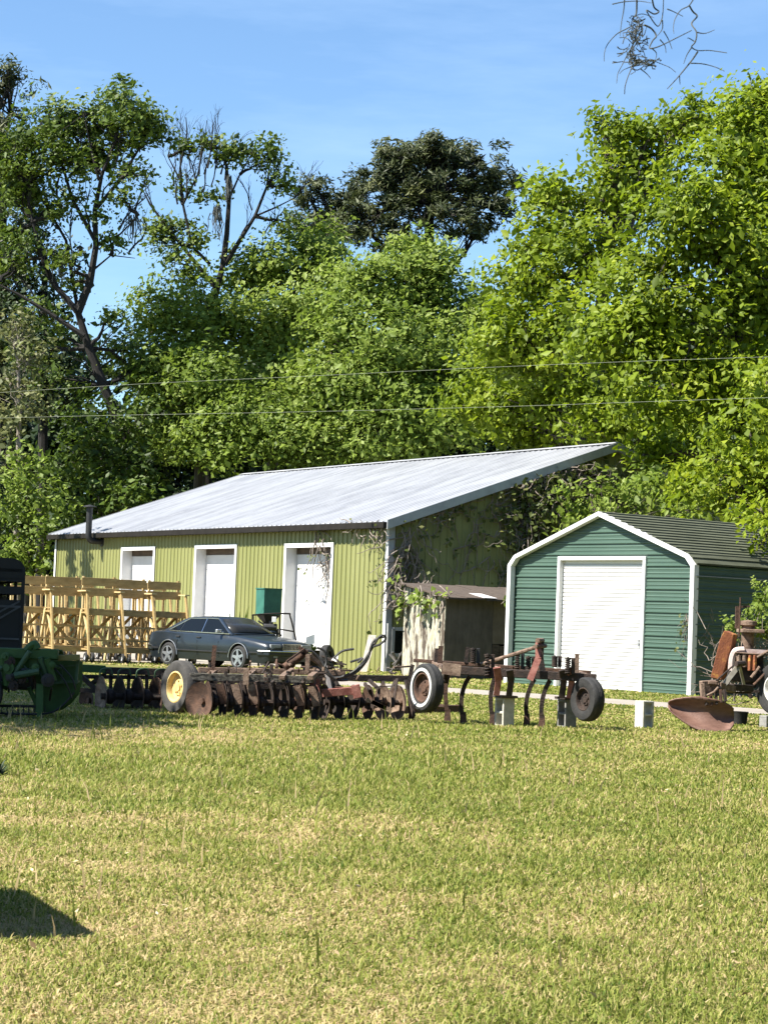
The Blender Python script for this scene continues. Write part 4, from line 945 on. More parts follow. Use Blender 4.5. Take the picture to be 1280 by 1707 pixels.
# glass front and rear
def quadpanel(xa, za, xb, zb_, fa, fb, name, m_, up_):
    ya, yb_ = cy_(za) * fa, cy_(zb_) * fb; n_ = 7; r_ = []
    for k in range(n_):
        v = -1 + 2 * k / (n_ - 1); bow = .03 * (1 - v * v)
        r_.append([Vector((xa + bow * up_[0], ya * v, za + up_[1] + bow)), Vector((xb + bow * up_[0], yb_ * v, zb_ + up_[1] + bow))])
    mb = MB(); mb.grid(r_); return mb.build(name, m_, car, True, solid=.005)
quadpanel(.97, .935, .33, 1.288, .93, .88, 'windscreen', glass_dusty, (.5, .016))
quadpanel(-1.72, .985, -1.16, 1.255, .90, .85, 'rear_window', glass_dark, (-.5, .012))
mb = MB(); mb.bar((.90, .1, .955), (.82, -.45, .99), .015, .012); mb.bar((.92, .5, .95), (.84, .0, .985), .015, .012); mb.bx(.93, 1.06, -.68, .68, .915, .93); mb.build('wiper', black_trim, car)
for s in (-1, 1):
    mb = MB(); mb.box((2.435, s * .53, .635), (.07, .34, .135)); mb.build('headlight', lamp_glass, car, bevel=.012)
    mb = MB(); mb.box((2.44, s * .53, .395), (.07, .14, .07)); mb.build('fog_lamp', lamp_glass, car, bevel=.01)
    mb = MB(); mb.box((-2.475, s * .52, .70), (.04, .34, .12)); mb.build('tail_light', mat('red lamp', (.25, .01, .01), None, 3, .3), car, bevel=.01)
mb = MB(); mb.box((2.46, 0, .63), (.05, .60, .16)); gr = mb.build('grille', black_trim, car, bevel=.01)
mb = MB()
for k in range(13): mb.box((2.488, -.27 + .045 * k, .63), (.008, .010, .14))
for z in (.553, .712): mb.box((2.488, 0, z), (.014, .62, .016))
for y in (-.305, .305, 0): mb.box((2.488, y, .63), (.014, .016, .165))
mb.build('grille_bars', chrome, gr)
for (x0_, hw) in ((2.36, .84), (-2.38, .84)):
    mb = MB(); sg = 1 if x0_ > 0 else -1; mb.prism([(x0_ - sg * .25, -hw - .03, .40), (x0_ + sg * .12, -hw + .08, .40), (x0_ + sg * .17, 0, .40), (x0_ + sg * .12, hw - .08, .40), (x0_ - sg * .25, hw + .03, .40)], (0, 0, .135)); mb.build('bumper', car_paint, car, bevel=.03)
for (x0_, hw) in ((2.36, .84), (-2.38, .84)):
    mb = MB(); sg = 1 if x0_ > 0 else -1; q = [Vector((x0_ - sg * .2, -hw - .03, .525)), Vector((x0_ + sg * .13, -hw + .08, .525)), Vector((x0_ + sg * .178, 0, .525)), Vector((x0_ + sg * .13, hw - .08, .525)), Vector((x0_ - sg * .2, hw + .03, .525))]
    mb.tube(q, .016, 6); mb.build('bumper_strip', chrome, car, True)
mb = MB(); mb.bx(-2.2, 2.2, -.60, .60, .2, .5); mb.build('underbody', black_trim, car)

car.scale = (1.04, 1.04, 1.03)
# ------------------------------------------------------------------ tall timber seats on wheels
def make_stand():
    t = thing('wooden_stand', 'x', 'raised seat', (0, 0, 0), 0, 'raised timber seats on wheels')
    def one(name, m_, *bars):
        mb = MB()
        for b in bars: mb.bar(*b)
        return mb.build(name, m_, t)
    for s in (-1, 1):
        lg = one('front_leg', pine_wood, ((s*.49, -.28, 1.95), (s*.53, -.88, .10), .115, .045, (1, 0, 0)))
        lg2 = one('rear_leg', pine_sunlit if s < 0 else pine_wood, ((s*.49, .18, 1.45), (s*.52, .62, .04), .115, .045, (1, 0, 0)))
        one('back_post', pine_sunlit if s < 0 else pine_wood, ((s*.44, .22, .34), (s*.44, .30, 2.40), .10, .05, (1, 0, 0)))
        one('armrest', pine_sunlit, ((s*.50, -.40, 1.985), (s*.50, .32, 1.985), .13, .035))
        one('side_rail', pine_wood, ((s*.455, -.70, .36), (s*.455, .46, .36), .12, .04))
        one('side_rail', pine_wood, ((s*.452, -.34, 1.38), (s*.452, .30, 1.38), .12, .04))
        one('brace', pine_sunlit if s < 0 else pine_wood, ((s*.43, -.60, .45), (s*.43, .14, 1.32), .08, .035, (1, 0, 0)))
        one('brace', pine_wood, ((s*.41, .44, .45), (s*.41, -.32, 1.32), .08, .035, (1, 0, 0)))
        for k, dx in enumerate((-.09, .09)):
            wheel(t, (s*.53 + dx, -.86, .135), (-1, .0, 0), .135, .07, .055, rubber, white_paint, None, world=False)
    one('brace', pine_wood, ((-.42, .265, .42), (.42, .27, 1.34), .085, .035, (0, 1, 0)))
    one('brace', pine_sunlit, ((.42, .31, .42), (-.42, .315, 1.34), .085, .035, (0, 1, 0)))
    for z, y in ((.99, -.61), (.62, -.73)): one('rung', pine_wood, ((-.5, y, z), (.5, y, z), .04, .05))
    one('bottom_rail', pine_wood, ((-.5, -.80, .34), (.5, -.80, .34), .04, .13)); one('bottom_rail', pine_wood, ((-.5, .50, .34), (.5, .50, .34), .04, .13))
    one('platform', pine_wood, ((-.48, -.45, .42), (.48, -.45, .42), .5, .03))
    mb = MB()
    for k in range(4): mb.bx(-.5, .5, -.36 + k * .145, -.235 + k * .145, 1.46, 1.495)
    mb.bar((-.53, -.375, 1.395), (.53, -.375, 1.395), .035, .17); mb.build('seat', pine_wood, t, bevel=.004)
    mb = MB(); mb.bar((-.51, .235, 2.25), (.51, .235, 2.25), .035, .225); mb.bar((-.51, .228, 1.965), (.51, .228, 1.965), .035, .225); mb.build('backrest', pine_wood, t, bevel=.004)
    return t
SL = ['wooden seat tower half hidden behind the black livestock trailer', 'wooden seat tower with the most golden backrest boards, beside the trailer', 'wooden seat tower standing between the golden-backed one and the barn\'s farthest door',
      'wooden seat tower directly before the farthest white barn door', 'wooden seat tower nearest the car, its armrest reaching beyond its boards']
s0_ = make_stand()
spots = [(46, 59.8, 22), (106, 59.4, 26), (167, 59.0, 24), (219, 60.2, 28), (276, 61.2, 25)]
for i, (px, Y, a) in enumerate(spots):
    o = s0_ if i == 0 else copy_tree(s0_)
    p = P(px, 1030, Y); o.location = (p.x, Y, .004); o.rotation_euler.z = rad(a); o['label'] = SL[i]
BK = ['wooden seat tower in the back row, half behind the trailer and its neighbour', 'wooden seat tower in the back row, nearest the middle white barn door', 'wooden seat tower in the back row, seen through the legs of the golden-backed one', 'wooden seat tower in the back row, seen through the legs before the farthest barn door']
for i, (px, Y, a) in enumerate(((78, 63.4, 24), (252, 64.4, 22), (130, 63.0, 22), (203, 63.6, 26))):
    o = copy_tree(s0_); p = P(px, 1030, Y); o.location = (p.x, Y, .004); o.rotation_euler.z = rad(a); o['label'] = BK[i]

# ------------------------------------------------------------------ hopper machine behind the car
MY = 61.5
hop = thing('hopper_machine', 'teal green hopper box on a dark machine with bent tubular roll hoop', 'machine', (P(450, 1090, MY).x, MY, 0))
WH = lambda x, y, d=0: P(x, y, MY + d)
c0 = WH(439, 1026); zt_, zb_ = WH(439, 981).z, WH(439, 1025).z
ax_ = bX * .60; ay_ = bY * .50
c0 = Vector((c0.x, c0.y, 0))
q = [c0, c0 + ax_, c0 + ax_ + ay_, c0 + ay_]
cx_ = sum(q, Vector()) / 4
mb = MB(); mb.hexa([p.lerp(cx_, .03) + Vector((0, 0, zb_)) for p in q] + [p + Vector((0, 0, zt_)) for p in q]); hb_ = mb.build('hopper', hopper_green, hop, world=True, bevel=.01)
mb = MB()
for a, b in zip(q, q[1:] + q[:1]): mb.bar(a + Vector((0, 0, zt_)), b + Vector((0, 0, zt_)), .04, .03)
mb.build('rim', hopper_green, hb_, world=True)
mb = MB(); mb.hexa([p.lerp(cx_, .75) + Vector((0, 0, zb_ - .28)) for p in q] + [p.lerp(cx_, .06) + Vector((0, 0, zb_)) for p in q]); mb.build('funnel', black_trim, hop, world=True)
mb = MB(); mb.tube(spline([WH(424, 1068, -.2), WH(422, 1030, -.2), WH(426, 1025, -.2), WH(478, 1023, -.2), WH(484, 1029, -.2), WH(493, 1066, -.2), (WH(496, 1095, -.2))], 6), .026, 7); mb.tube([WH(466, 1049, -.2), WH(490, 1053, -.2)], .024, 6); mb.tube([WH(466, 1025, -.2), WH(468, 1095, -.2)], .026, 6); mb.tube([WH(440, 1025, .3), WH(440, 1095, .3)], .026, 6); mb.build('roll_hoop', gutter_dark, hop, True, True)
mb = MB(); e0 = WH(448, 1062); mb.box((e0.x, e0.y + .2, e0.z), (.55, .5, .5)); mb.cyl(WH(440, 1045, -.1), WH(462, 1046, -.1), .10, n=12); mb.cyl(WH(452, 1035, -.1), WH(453, 1060, -.1), .06, n=10); mb.bar(WH(430, 1035, 0), WH(470, 1060, 0), .05, .05); mb.build('engine', black_trim, hop, world=True, bevel=.02)
mb = MB(); mb.box(WH(457, 1033, -.2), (.13, .05, .16)); mb.build('guard_plate', white_paint, hop, world=True, bevel=.01)
mb = MB(); z_ = .5; mb.bar(WH(425, 1080, 0), WH(495, 1083, 0), .08, .08); mb.bar(WH(430, 1080, 0), WH(431, 1112, 0), .06, .06); mb.build('chassis', gutter_dark, hop, world=True)
wheel(hop, Vector((WH(480, 1100).x, MY - .1, .28)), (-.8, -.6, 0), .28, .16, .15, rubber, gutter_dark); wheel(hop, Vector((WH(440, 1100).x, MY + .6, .28)), (-.8, -.6, 0), .28, .16, .15, rubber, gutter_dark)

# ------------------------------------------------------------------ spiky plants, pots and junk along the barn
def spiky(name, label, p, h, n, m_, bend=.25, wd=.06):
    V = []; Fs = []; sz = []; tn = []
    base = np.array(p)
    for k in range(n):
        a = random.uniform(0, 6.283); el = random.uniform(.55, 1.5); L = h * random.uniform(.6, 1.05)
        d = np.array([math.cos(a) * math.cos(el), math.sin(a) * math.cos(el), math.sin(el)]); sd = np.array([-math.sin(a), math.cos(a), 0]) * wd
        pt = base.copy(); i0 = len(V); tv = random.random()
        for q in range(6):
            w_ = [.7, 1, 1, .8, .5, .03][q]; V += [pt - sd * w_, pt + sd * w_]; tn += [tv, tv]
            pt = pt + d * L / 5; d = d + np.array([math.cos(a), math.sin(a), -.6]) * bend / 5; d /= np.linalg.norm(d)
        for q in range(5): Fs += [i0 + 2*q, i0 + 2*q + 1, i0 + 2*q + 3, i0 + 2*q + 2]; sz.append(4)
    o = npmesh(name, np.array(V) - base, Fs, sz, m_, None, tn); o.location = base
    return tag(o, label, 'plant')
def gp(px, py): q = G(px, py); return (q.x, q.y, 0)
for (px, Y, h, lab) in ((358, 64.5, 1.55, 'pale spiky plant rising behind the car roof at the middle barn door'), (400, 63.5, 1.75, 'dark spiky plant between the car roof and the teal hopper')):
    p = P(px, 1040, Y); spiky('yucca_plant', lab, (p.x, Y, 0), h + .1, 40, lf_pale if px < 380 else lf_oak, .2, .045)
p = P(517, 1090, 62.3)
pot = thing('planter_barrel', 'dark round planter with a small shrub beside the nearest white barn door', 'planter', (p.x, 62.3, 0))
mb = MB(); mb.lathe([(0, 0), (.25, 0), (.32, .48), (.34, .52), (.30, .52), (.29, .46), (0, .46)], (0, 0, 0), (0, 0, 1), 20); mb.build('tub', gutter_dark, pot, True)
fo, oo = blob_clumps([((p.x, 62.3, .62), (.32, .3, .16))], 14); foliage('foliage', fo, oo, .12, 12, .07, lf_oak, pot)
p = P(518, 1072, 62.6)
mb = MB(); mb.prism([(-.13, 0, 0), (.13, 0, .06), (.12, .02, .34), (-.12, .02, .24)], (0, .02, 0)); o = mb.build('scrap_metal', mat('blue grey sheet', (.17, .20, .21), (.24, .27, .28), 4, .6)); o.location = (p.x, 61.95, .66); tag(o, 'small slanted grey sheet sticking up at the planter by the barn door', 'scrap')
p = P(545, 1110, 60.2)
tyt = thing('old_tyre', 'worn black tyre standing on edge against the barn front, near the white barn door', 'tyre', (p.x, 60.2, 0))
wheel(tyt, (0, 0, .36), (.93, -.36, .12), .36, .22, .2, rubber, black_trim, None, world=False, name='tyre')
p = P(611, 1095, 59.6)
mb = MB(); mb.prism([(-.06, 0, 0), (.14, 0, 0), (.37, .25, 1.05), (.15, .25, 1.05)], (0, .03, 0)); o = mb.build('leaning_plank', mat('pale cracked plank', (.45, .39, .33), (.62, .56, .5), 8, .85)); o.location = (p.x - .12, 59.9, 0.0); tag(o, 'short pale plank leaning by the hoses in front of the barn corner', 'plank')
p = P(557, 1104, 58.8)
mb = MB(); mb.prism([(-.10, 0, 0), (.08, 0, .0), (.12, .06, .22), (-.02, .08, .13)], (0, .02, 0)); o = mb.build('scrap_sheet', white_paint); o.location = (p.x, 58.8, .28); tag(o, 'torn white scrap sheet lying on junk beside the leaning tyre', 'scrap')
p = P(553, 1112, 58.9)
mb = MB()
for k in range(12):
    a = random.uniform(0, 6.28); mb.bar((random.uniform(-.4, .4), random.uniform(-.2, .2), random.uniform(.02, .3)), (random.uniform(-.4, .4), random.uniform(-.2, .2), random.uniform(.05, .45)), random.uniform(.03, .1), .03)
o = mb.build('scrap_heap', rust_dark); o.location = (p.x, 58.9, 0); tag(o, 'low heap of dark scrap metal between the harrow and barn front', 'scrap')
# old window frame and boards in the dark gap
p = P(668, 1080, 60.6)
wf = thing('window_frame', 'discarded grey window frame leaning in the dark gap beside the barn corner', 'window frame', (p.x, 60.6, 0), BR)
mb = MB()
for (a, b) in (((-.3, 0, .5), (.5, 0, .5)), ((-.3, 0, 1.25), (.5, 0, 1.25)), ((-.3, 0, .5), (-.3, 0, 1.25)), ((.5, 0, .5), (.5, 0, 1.25))): mb.bar(a, b, .10, .10)
mb.bar((-.42, .02, .02), (-.42, .02, 1.4), .10, .08); mb.bx(-.42, .6, .0, .06, .30, .40); mb.build('frame', mat('grey window wood', (.20, .20, .19), (.30, .30, .29), 6, .8), wf)
mb = MB(); mb.bx(-.25, .45, -.005, .005, .55, 1.2); mb.build('pane', glass_dark, wf)
p = P(666, 1112, 59.6)
mb = MB()
for k in range(16): mb.bar((random.uniform(-.35, .3), random.uniform(-.3, .3), random.uniform(0, .25)), (random.uniform(-.35, .3), random.uniform(-.3, .3), random.uniform(.1, .62)), random.uniform(.02, .09), .03)
o = mb.build('junk_pile', mat('dark junk', (.03, .027, .024), (.14, .125, .11), 4, .8)); o.location = (p.x, 59.6, 0); tag(o, 'dark pile of broken boards and rods below the discarded window frame', 'junk')
# potted edging by the garage bucket etc: none

# ------------------------------------------------------------------ trees
def sky_line_tree(*a, **k): return tree(*a, **k)
# --- broad bright oaks on the right, overhanging the barn end and the garage
def right_oak(name, label, trunk_px, Y, blobs, **kw):
    tp = [P(x, y, Y) for x, y in trunk_px]; tp[0].z = 0
    return tree(name, label, 'tree', tp, kw.pop('r0', .45), [blobpx(*b) for b in blobs], kw.pop('m', lf_bright), kw.pop('bk', bark), **kw)
right_oak('oak_tree', 'broad yellow green oak rising highest at the right edge, above the garage', [(1330, 1120), (1310, 950), (1270, 760), (1240, 560)], 66,
    [(1072, 758, 26, 15, 64), (1110, 765, 45, 26, 65), (1245, 250, 85, 110, 66), (1180, 300, 80, 75, 65), (1290, 330, 90, 120, 66), (1130, 400, 90, 80, 64), (1225, 440, 110, 90, 64), (1280, 540, 90, 90, 65), (1060, 480, 80, 75, 64),
     (1150, 540, 95, 80, 63), (1050, 570, 75, 75, 63), (1240, 190, 45, 50, 67), (1275, 160, 40, 45, 67), (1120, 640, 85, 65, 62.5), (1230, 640, 90, 75, 63), (1310, 700, 80, 100, 64), (1165, 360, 60, 60, 63), (1000, 560, 60, 60, 64)], leaf=.29, n_per=26, per_m2=1.75, sig=.40, twigs=7)
right_oak('oak_tree', 'yellow green oak with airy sky gaps in its pointed top, beside the pine', [(1010, 1000), (1005, 820), (985, 640), (1010, 450)], 74,
    [(920, 330, 42, 55, 74), (900, 400, 55, 55, 73), (960, 350, 45, 45, 75), (1040, 250, 45, 60, 75), (1085, 225, 60, 50, 75), (1140, 200, 50, 42, 75), (1020, 310, 50, 50, 74), (1075, 320, 50, 50, 75), (850, 480, 60, 60, 73), (930, 460, 70, 65, 72), (990, 420, 60, 60, 73),
     (1015, 215, 26, 38, 75), (880, 570, 75, 70, 72), (960, 560, 70, 70, 71), (830, 560, 45, 60, 72)], leaf=.29, n_per=26, per_m2=1.75, sig=.40, twigs=14, shell=.4)
right_oak('oak_tree', 'low yellow green oak crown just above the barn ridge and garage roof', [(1090, 1000), (1085, 900), (1075, 780)], 71.5,
    [(1000, 680, 75, 60, 71), (1080, 700, 75, 60, 70), (930, 680, 60, 60, 74), (860, 680, 65, 62, 75), (1150, 740, 65, 60, 69), (900, 730, 55, 45, 75.5), (980, 740, 40, 35, 75), (800, 660, 50, 60, 76), (1110, 790, 60, 38, 68)], leaf=.29, n_per=26, per_m2=2.2, sig=.38, twigs=8, bias=.0)
right_oak('oak_tree', 'sunlit tree hanging over the garage roof at the right edge', [(1340, 1120), (1335, 1000), (1300, 850)], 57,
    [(1250, 720, 70, 70, 57), (1290, 800, 70, 70, 56.5), (1210, 790, 60, 50, 57), (1180, 830, 50, 36, 57), (1280, 650, 60, 60, 58), (1150, 800, 42, 36, 58), (1290, 880, 30, 34, 55), (1225, 860, 36, 20, 56), (1270, 852, 30, 22, 51), (1278, 890, 16, 18, 50)], leaf=.24, n_per=24, per_m2=1.9, sig=.33, twigs=8, bias=.12, r0=.3)
right_oak('understory_tree', 'shaded sapling of broad leaves filling the gap between barn end and garage', [(1010, 1100), (1005, 980), (1000, 880)], 61.5,
    [(985, 835, 40, 42, 62), (1045, 840, 55, 30, 62), (1100, 830, 50, 34, 61.5), (960, 870, 32, 26, 62), (1075, 800, 42, 24, 63), (1150, 850, 45, 22, 61)], leaf=.25, n_per=18, per_m2=1.8, sig=.30, twigs=6, r0=.12, m=lf_mid, lump=.35, bias=.1)
# --- mid green maples behind the barn roof
right_oak('maple_tree', 'large leafy mid green tree behind the middle of the barn roof', [(640, 1030), (645, 880), (650, 720), (650, 560)], 93,
    [(680, 470, 75, 60, 93), (620, 490, 60, 60, 92), (745, 500, 60, 60, 93), (560, 570, 70, 65, 91), (650, 580, 85, 70, 90), (740, 600, 75, 70, 91), (790, 540, 50, 60, 93), (600, 660, 85, 70, 89.5), (700, 690, 85, 65, 89), (520, 650, 60, 60, 90), (780, 690, 60, 60, 91), (720, 440, 45, 38, 93), (640, 740, 70, 45, 88.5), (690, 415, 30, 25, 93)], leaf=.30, n_per=38, per_m2=1.5, sig=.50, twigs=6, m=lf_mid)
right_oak('maple_tree', 'mid green tree with yellowish crest left of the largest tree behind the barn', [(440, 1030), (450, 860), (460, 700), (470, 560)], 97,
    [(470, 440, 60, 45, 97), (530, 430, 50, 45, 97), (410, 470, 50, 45, 97), (430, 540, 65, 60, 95.5), (500, 540, 70, 65, 95), (370, 560, 45, 55, 96), (450, 640, 80, 65, 94), (530, 400, 35, 28, 98), (560, 490, 45, 50, 95.5)], leaf=.30, n_per=38, per_m2=1.5, sig=.50, twigs=6, m=lf_mid, bias=.05)
right_oak('maple_tree', 'shorter rounded green tree above the left part of the barn roof', [(330, 1040), (330, 880), (335, 740)], 92,
    [(300, 560, 55, 60, 93), (260, 620, 50, 60, 92), (340, 640, 70, 65, 91), (420, 700, 70, 55, 90), (280, 700, 60, 60, 91), (360, 740, 75, 45, 89.5), (480, 730, 60, 45, 89.5), (250, 520, 38, 42, 94), (310, 490, 45, 38, 95), (540, 740, 55, 40, 89)], leaf=.29, n_per=38, per_m2=1.5, sig=.50, twigs=6, m=lf_mid, bias=-.06)
# --- pines
def pine(label, trunk_px, Y, blobs, r0, bk=bark_dk, **kw):
    tp = [P(x, y, Y) for x, y in trunk_px]; tp[0].z = 0
    return tree('pine_tree', label, 'tree', tp, r0, [blobpx(*b) for b in blobs], lf_pine, bk, leaf=kw.pop('leaf', .40), n_per=kw.pop('n_per', 42), per_m2=kw.pop('per_m2', .95), sig=kw.pop('sig', .26), aspect=.26, twigs=kw.pop('twigs', 16), shell=.35, lump=.35, up=.7, **kw)
pine('tall dark pine with a broad rounded crown behind the centre of the barn', [(705, 1040), (712, 700), (715, 480), (716, 330)], 108,
    [(625, 300, 38, 36, 108), (805, 280, 42, 36, 108), (770, 258, 38, 28, 109), (660, 255, 36, 28, 109), (715, 250, 46, 26, 109), (840, 345, 34, 30, 108), (590, 350, 30, 30, 108), (715, 290, 60, 48, 108), (660, 290, 42, 40, 108), (770, 300, 45, 42, 108), (690, 350, 60, 40, 107), (755, 360, 55, 40, 107), (630, 340, 45, 42, 108), (815, 330, 38, 36, 108), (845, 300, 24, 26, 109), (600, 380, 35, 30, 108), (660, 400, 45, 28, 107), (800, 380, 35, 28, 108), (740, 260, 38, 30, 108), (690, 262, 40, 30, 108), (650, 262, 26, 26, 108)], .5)
pine('smaller dark pine standing between the bare-topped oak and the round-crowned pine', [(545, 1040), (548, 700), (550, 420)], 112,
    [(575, 330, 26, 40, 112), (540, 340, 34, 34, 112), (510, 320, 26, 30, 112), (600, 330, 22, 40, 112), (560, 385, 45, 34, 111), (505, 375, 30, 28, 111), (525, 300, 20, 22, 112)], .4)
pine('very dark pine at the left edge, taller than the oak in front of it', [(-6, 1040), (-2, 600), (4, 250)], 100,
    [(12, 140, 38, 34, 100), (-5, 130, 36, 30, 100), (0, 210, 50, 50, 100), (10, 300, 55, 55, 100), (0, 400, 66, 60, 100), (15, 480, 62, 50, 99), (-5, 560, 60, 55, 99), (40, 540, 40, 30, 99)], .5, per_m2=1.2, n_per=26)
# --- the two sparse oaks on the left
def oakpts(Y, *pts): return [P(x, y, Y) for x, y in pts]
Y1 = 90
t1 = oakpts(Y1, (262, 1010), (240, 840), (205, 730), (172, 640), (148, 580), (130, 520)); t1[0].z = 0
L1 = [(oakpts(Y1, (130, 520), (150, 470), (160, 410), (158, 350), (170, 290), (190, 240)), .26, .07), (oakpts(Y1, (130, 520), (95, 480), (70, 430), (55, 370), (40, 300)), .22, .06),
      (oakpts(Y1 - 1, (140, 560), (80, 520), (30, 490), (-10, 470)), .18, .05), (oakpts(Y1, (158, 400), (120, 330), (100, 260), (90, 200)), .14, .04), (oakpts(Y1, (158, 350), (200, 300), (230, 250), (250, 210)), .13, .04),
      (oakpts(Y1, (160, 410), (200, 390), (230, 360)), .08, .03), (oakpts(Y1 + 1, (130, 520), (110, 400), (70, 330), (30, 250)), .12, .04), (oakpts(Y1, (155, 450), (185, 425), (225, 430)), .07, .02), (oakpts(Y1, (165, 300), (150, 240), (140, 190)), .1, .03)]
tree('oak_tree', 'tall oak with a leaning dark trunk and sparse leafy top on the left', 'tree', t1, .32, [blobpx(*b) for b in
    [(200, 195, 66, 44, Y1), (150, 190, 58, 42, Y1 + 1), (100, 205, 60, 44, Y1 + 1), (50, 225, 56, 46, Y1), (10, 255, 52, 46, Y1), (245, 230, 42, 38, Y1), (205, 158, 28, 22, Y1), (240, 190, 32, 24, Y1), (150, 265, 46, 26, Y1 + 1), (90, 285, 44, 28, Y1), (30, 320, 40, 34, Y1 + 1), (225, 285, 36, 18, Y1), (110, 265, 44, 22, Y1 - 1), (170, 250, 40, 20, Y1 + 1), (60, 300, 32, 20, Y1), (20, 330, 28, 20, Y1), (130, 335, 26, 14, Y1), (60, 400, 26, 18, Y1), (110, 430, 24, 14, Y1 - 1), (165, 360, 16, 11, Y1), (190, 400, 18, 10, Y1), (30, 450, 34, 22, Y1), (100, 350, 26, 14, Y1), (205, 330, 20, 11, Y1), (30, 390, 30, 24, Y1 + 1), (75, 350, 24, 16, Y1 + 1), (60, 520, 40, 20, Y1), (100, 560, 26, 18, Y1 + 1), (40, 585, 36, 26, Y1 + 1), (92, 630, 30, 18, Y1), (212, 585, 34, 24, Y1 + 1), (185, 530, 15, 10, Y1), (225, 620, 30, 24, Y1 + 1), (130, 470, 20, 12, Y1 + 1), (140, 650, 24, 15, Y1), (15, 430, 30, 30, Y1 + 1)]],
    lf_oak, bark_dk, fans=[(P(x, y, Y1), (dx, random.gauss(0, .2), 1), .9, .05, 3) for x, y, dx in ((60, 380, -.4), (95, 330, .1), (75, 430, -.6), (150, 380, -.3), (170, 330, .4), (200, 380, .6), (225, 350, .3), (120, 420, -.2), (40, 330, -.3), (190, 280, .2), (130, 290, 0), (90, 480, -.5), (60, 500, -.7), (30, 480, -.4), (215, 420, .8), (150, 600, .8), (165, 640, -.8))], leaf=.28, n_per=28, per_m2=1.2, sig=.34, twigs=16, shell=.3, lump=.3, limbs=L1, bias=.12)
Y2 = 96
t2 = oakpts(Y2, (345, 1020), (345, 700), (352, 520), (372, 440)); t2[0].z = 0
L2 = [(oakpts(Y2, (372, 440), (378, 390), (382, 330), (378, 280), (372, 250)), .2, .05), (oakpts(Y2, (375, 440), (400, 400), (425, 360), (445, 310), (450, 270)), .17, .05), (oakpts(Y2, (360, 480), (320, 430), (280, 380), (250, 340), (240, 320)), .16, .04),
      (oakpts(Y2, (350, 440), (320, 410), (305, 340), (300, 280), (312, 220), (310, 195)), .12, .03), (oakpts(Y2, (305, 340), (330, 290), (340, 240), (345, 200)), .08, .02), (oakpts(Y2, (300, 300), (280, 260), (290, 215)), .06, .02), (oakpts(Y2, (340, 290), (352, 250), (356, 205)), .05, .02), (oakpts(Y2, (425, 360), (460, 345), (490, 330)), .07, .03), (oakpts(Y2, (382, 330), (400, 290), (420, 255)), .08, .03)]
F2 = []
for (x, y) in ((290, 300), (303, 285), (318, 270), (332, 280), (346, 270), (358, 262), (310, 320), (338, 310), (296, 330), (352, 300), (325, 300), (368, 280)):
    F2.append((P(x, y + 10, Y2 + random.uniform(-1, 1)), (random.gauss(0, .15), random.gauss(0, .15), 1), random.uniform(.75, 1.05), .045, 4))
for (x, y, dx) in ((450, 300, .5), (490, 330, .8), (255, 345, -.5), (420, 350, -.3), (400, 400, .4), (300, 420, -.4), (440, 390, .7), (375, 300, 0)): F2.append((P(x, y, Y2), (dx, 0, 1), .8, .04, 3))
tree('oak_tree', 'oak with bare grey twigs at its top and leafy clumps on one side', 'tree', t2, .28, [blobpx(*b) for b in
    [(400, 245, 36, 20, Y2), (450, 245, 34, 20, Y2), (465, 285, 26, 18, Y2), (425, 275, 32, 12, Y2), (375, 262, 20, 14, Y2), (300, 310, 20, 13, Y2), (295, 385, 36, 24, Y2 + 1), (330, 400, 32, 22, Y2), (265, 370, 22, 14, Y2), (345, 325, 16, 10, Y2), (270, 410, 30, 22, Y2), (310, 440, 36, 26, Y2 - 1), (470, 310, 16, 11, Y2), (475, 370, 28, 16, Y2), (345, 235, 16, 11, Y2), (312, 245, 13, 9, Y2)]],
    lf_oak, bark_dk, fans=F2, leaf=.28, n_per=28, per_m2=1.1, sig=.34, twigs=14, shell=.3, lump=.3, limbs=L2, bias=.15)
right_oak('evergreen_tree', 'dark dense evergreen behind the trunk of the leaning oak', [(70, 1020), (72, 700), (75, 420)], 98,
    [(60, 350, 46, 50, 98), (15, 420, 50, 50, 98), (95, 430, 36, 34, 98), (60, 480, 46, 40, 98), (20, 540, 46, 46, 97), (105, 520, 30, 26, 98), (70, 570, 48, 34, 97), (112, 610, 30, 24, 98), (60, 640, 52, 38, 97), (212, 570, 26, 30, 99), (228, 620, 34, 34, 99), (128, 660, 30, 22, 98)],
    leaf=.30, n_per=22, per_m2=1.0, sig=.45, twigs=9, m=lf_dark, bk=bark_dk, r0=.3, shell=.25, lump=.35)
# hanging moss on those two oaks
def moss_beard(label, x, y0, y1, Y, wpx, par=None):
    t = P(x, y0, Y); b_ = P(x, y1, Y); mb = MB()
    for k in range(36):
        dx = random.gauss(0, wpx * .35) * Y / FPX; dy = random.gauss(0, wpx * .35) * Y / FPX; L = random.uniform(.15, .9) ** 1.3
        a = Vector((dx * .6, dy * .6, -random.uniform(0, .3) * (t.z - b_.z))); e = Vector((dx, dy, -(t.z - b_.z) * L))
        mb.tube(wob(a, e, .06, 4), taper(.028, .012, 5), 4, False)
    o = mb.build('hanging_moss', moss_mat, None, True); o.location = t; return tag(o, label, 'moss', 'moss hanging from the oaks')
moss_beard('dark moss beard hanging lowest in the open fork of the bare-twigged oak', 362, 340, 420, 95.6, 18)
moss_beard('slender moss beard high under the leafy clumps of the bare-twigged oak', 382, 290, 350, 95.7, 10)
moss_beard('thick moss clump hanging where the two left oaks touch', 222, 355, 420, 92.5, 26)
moss_beard('moss beard hanging in the lower crown of the leaning oak', 100, 425, 480, 89.6, 24)
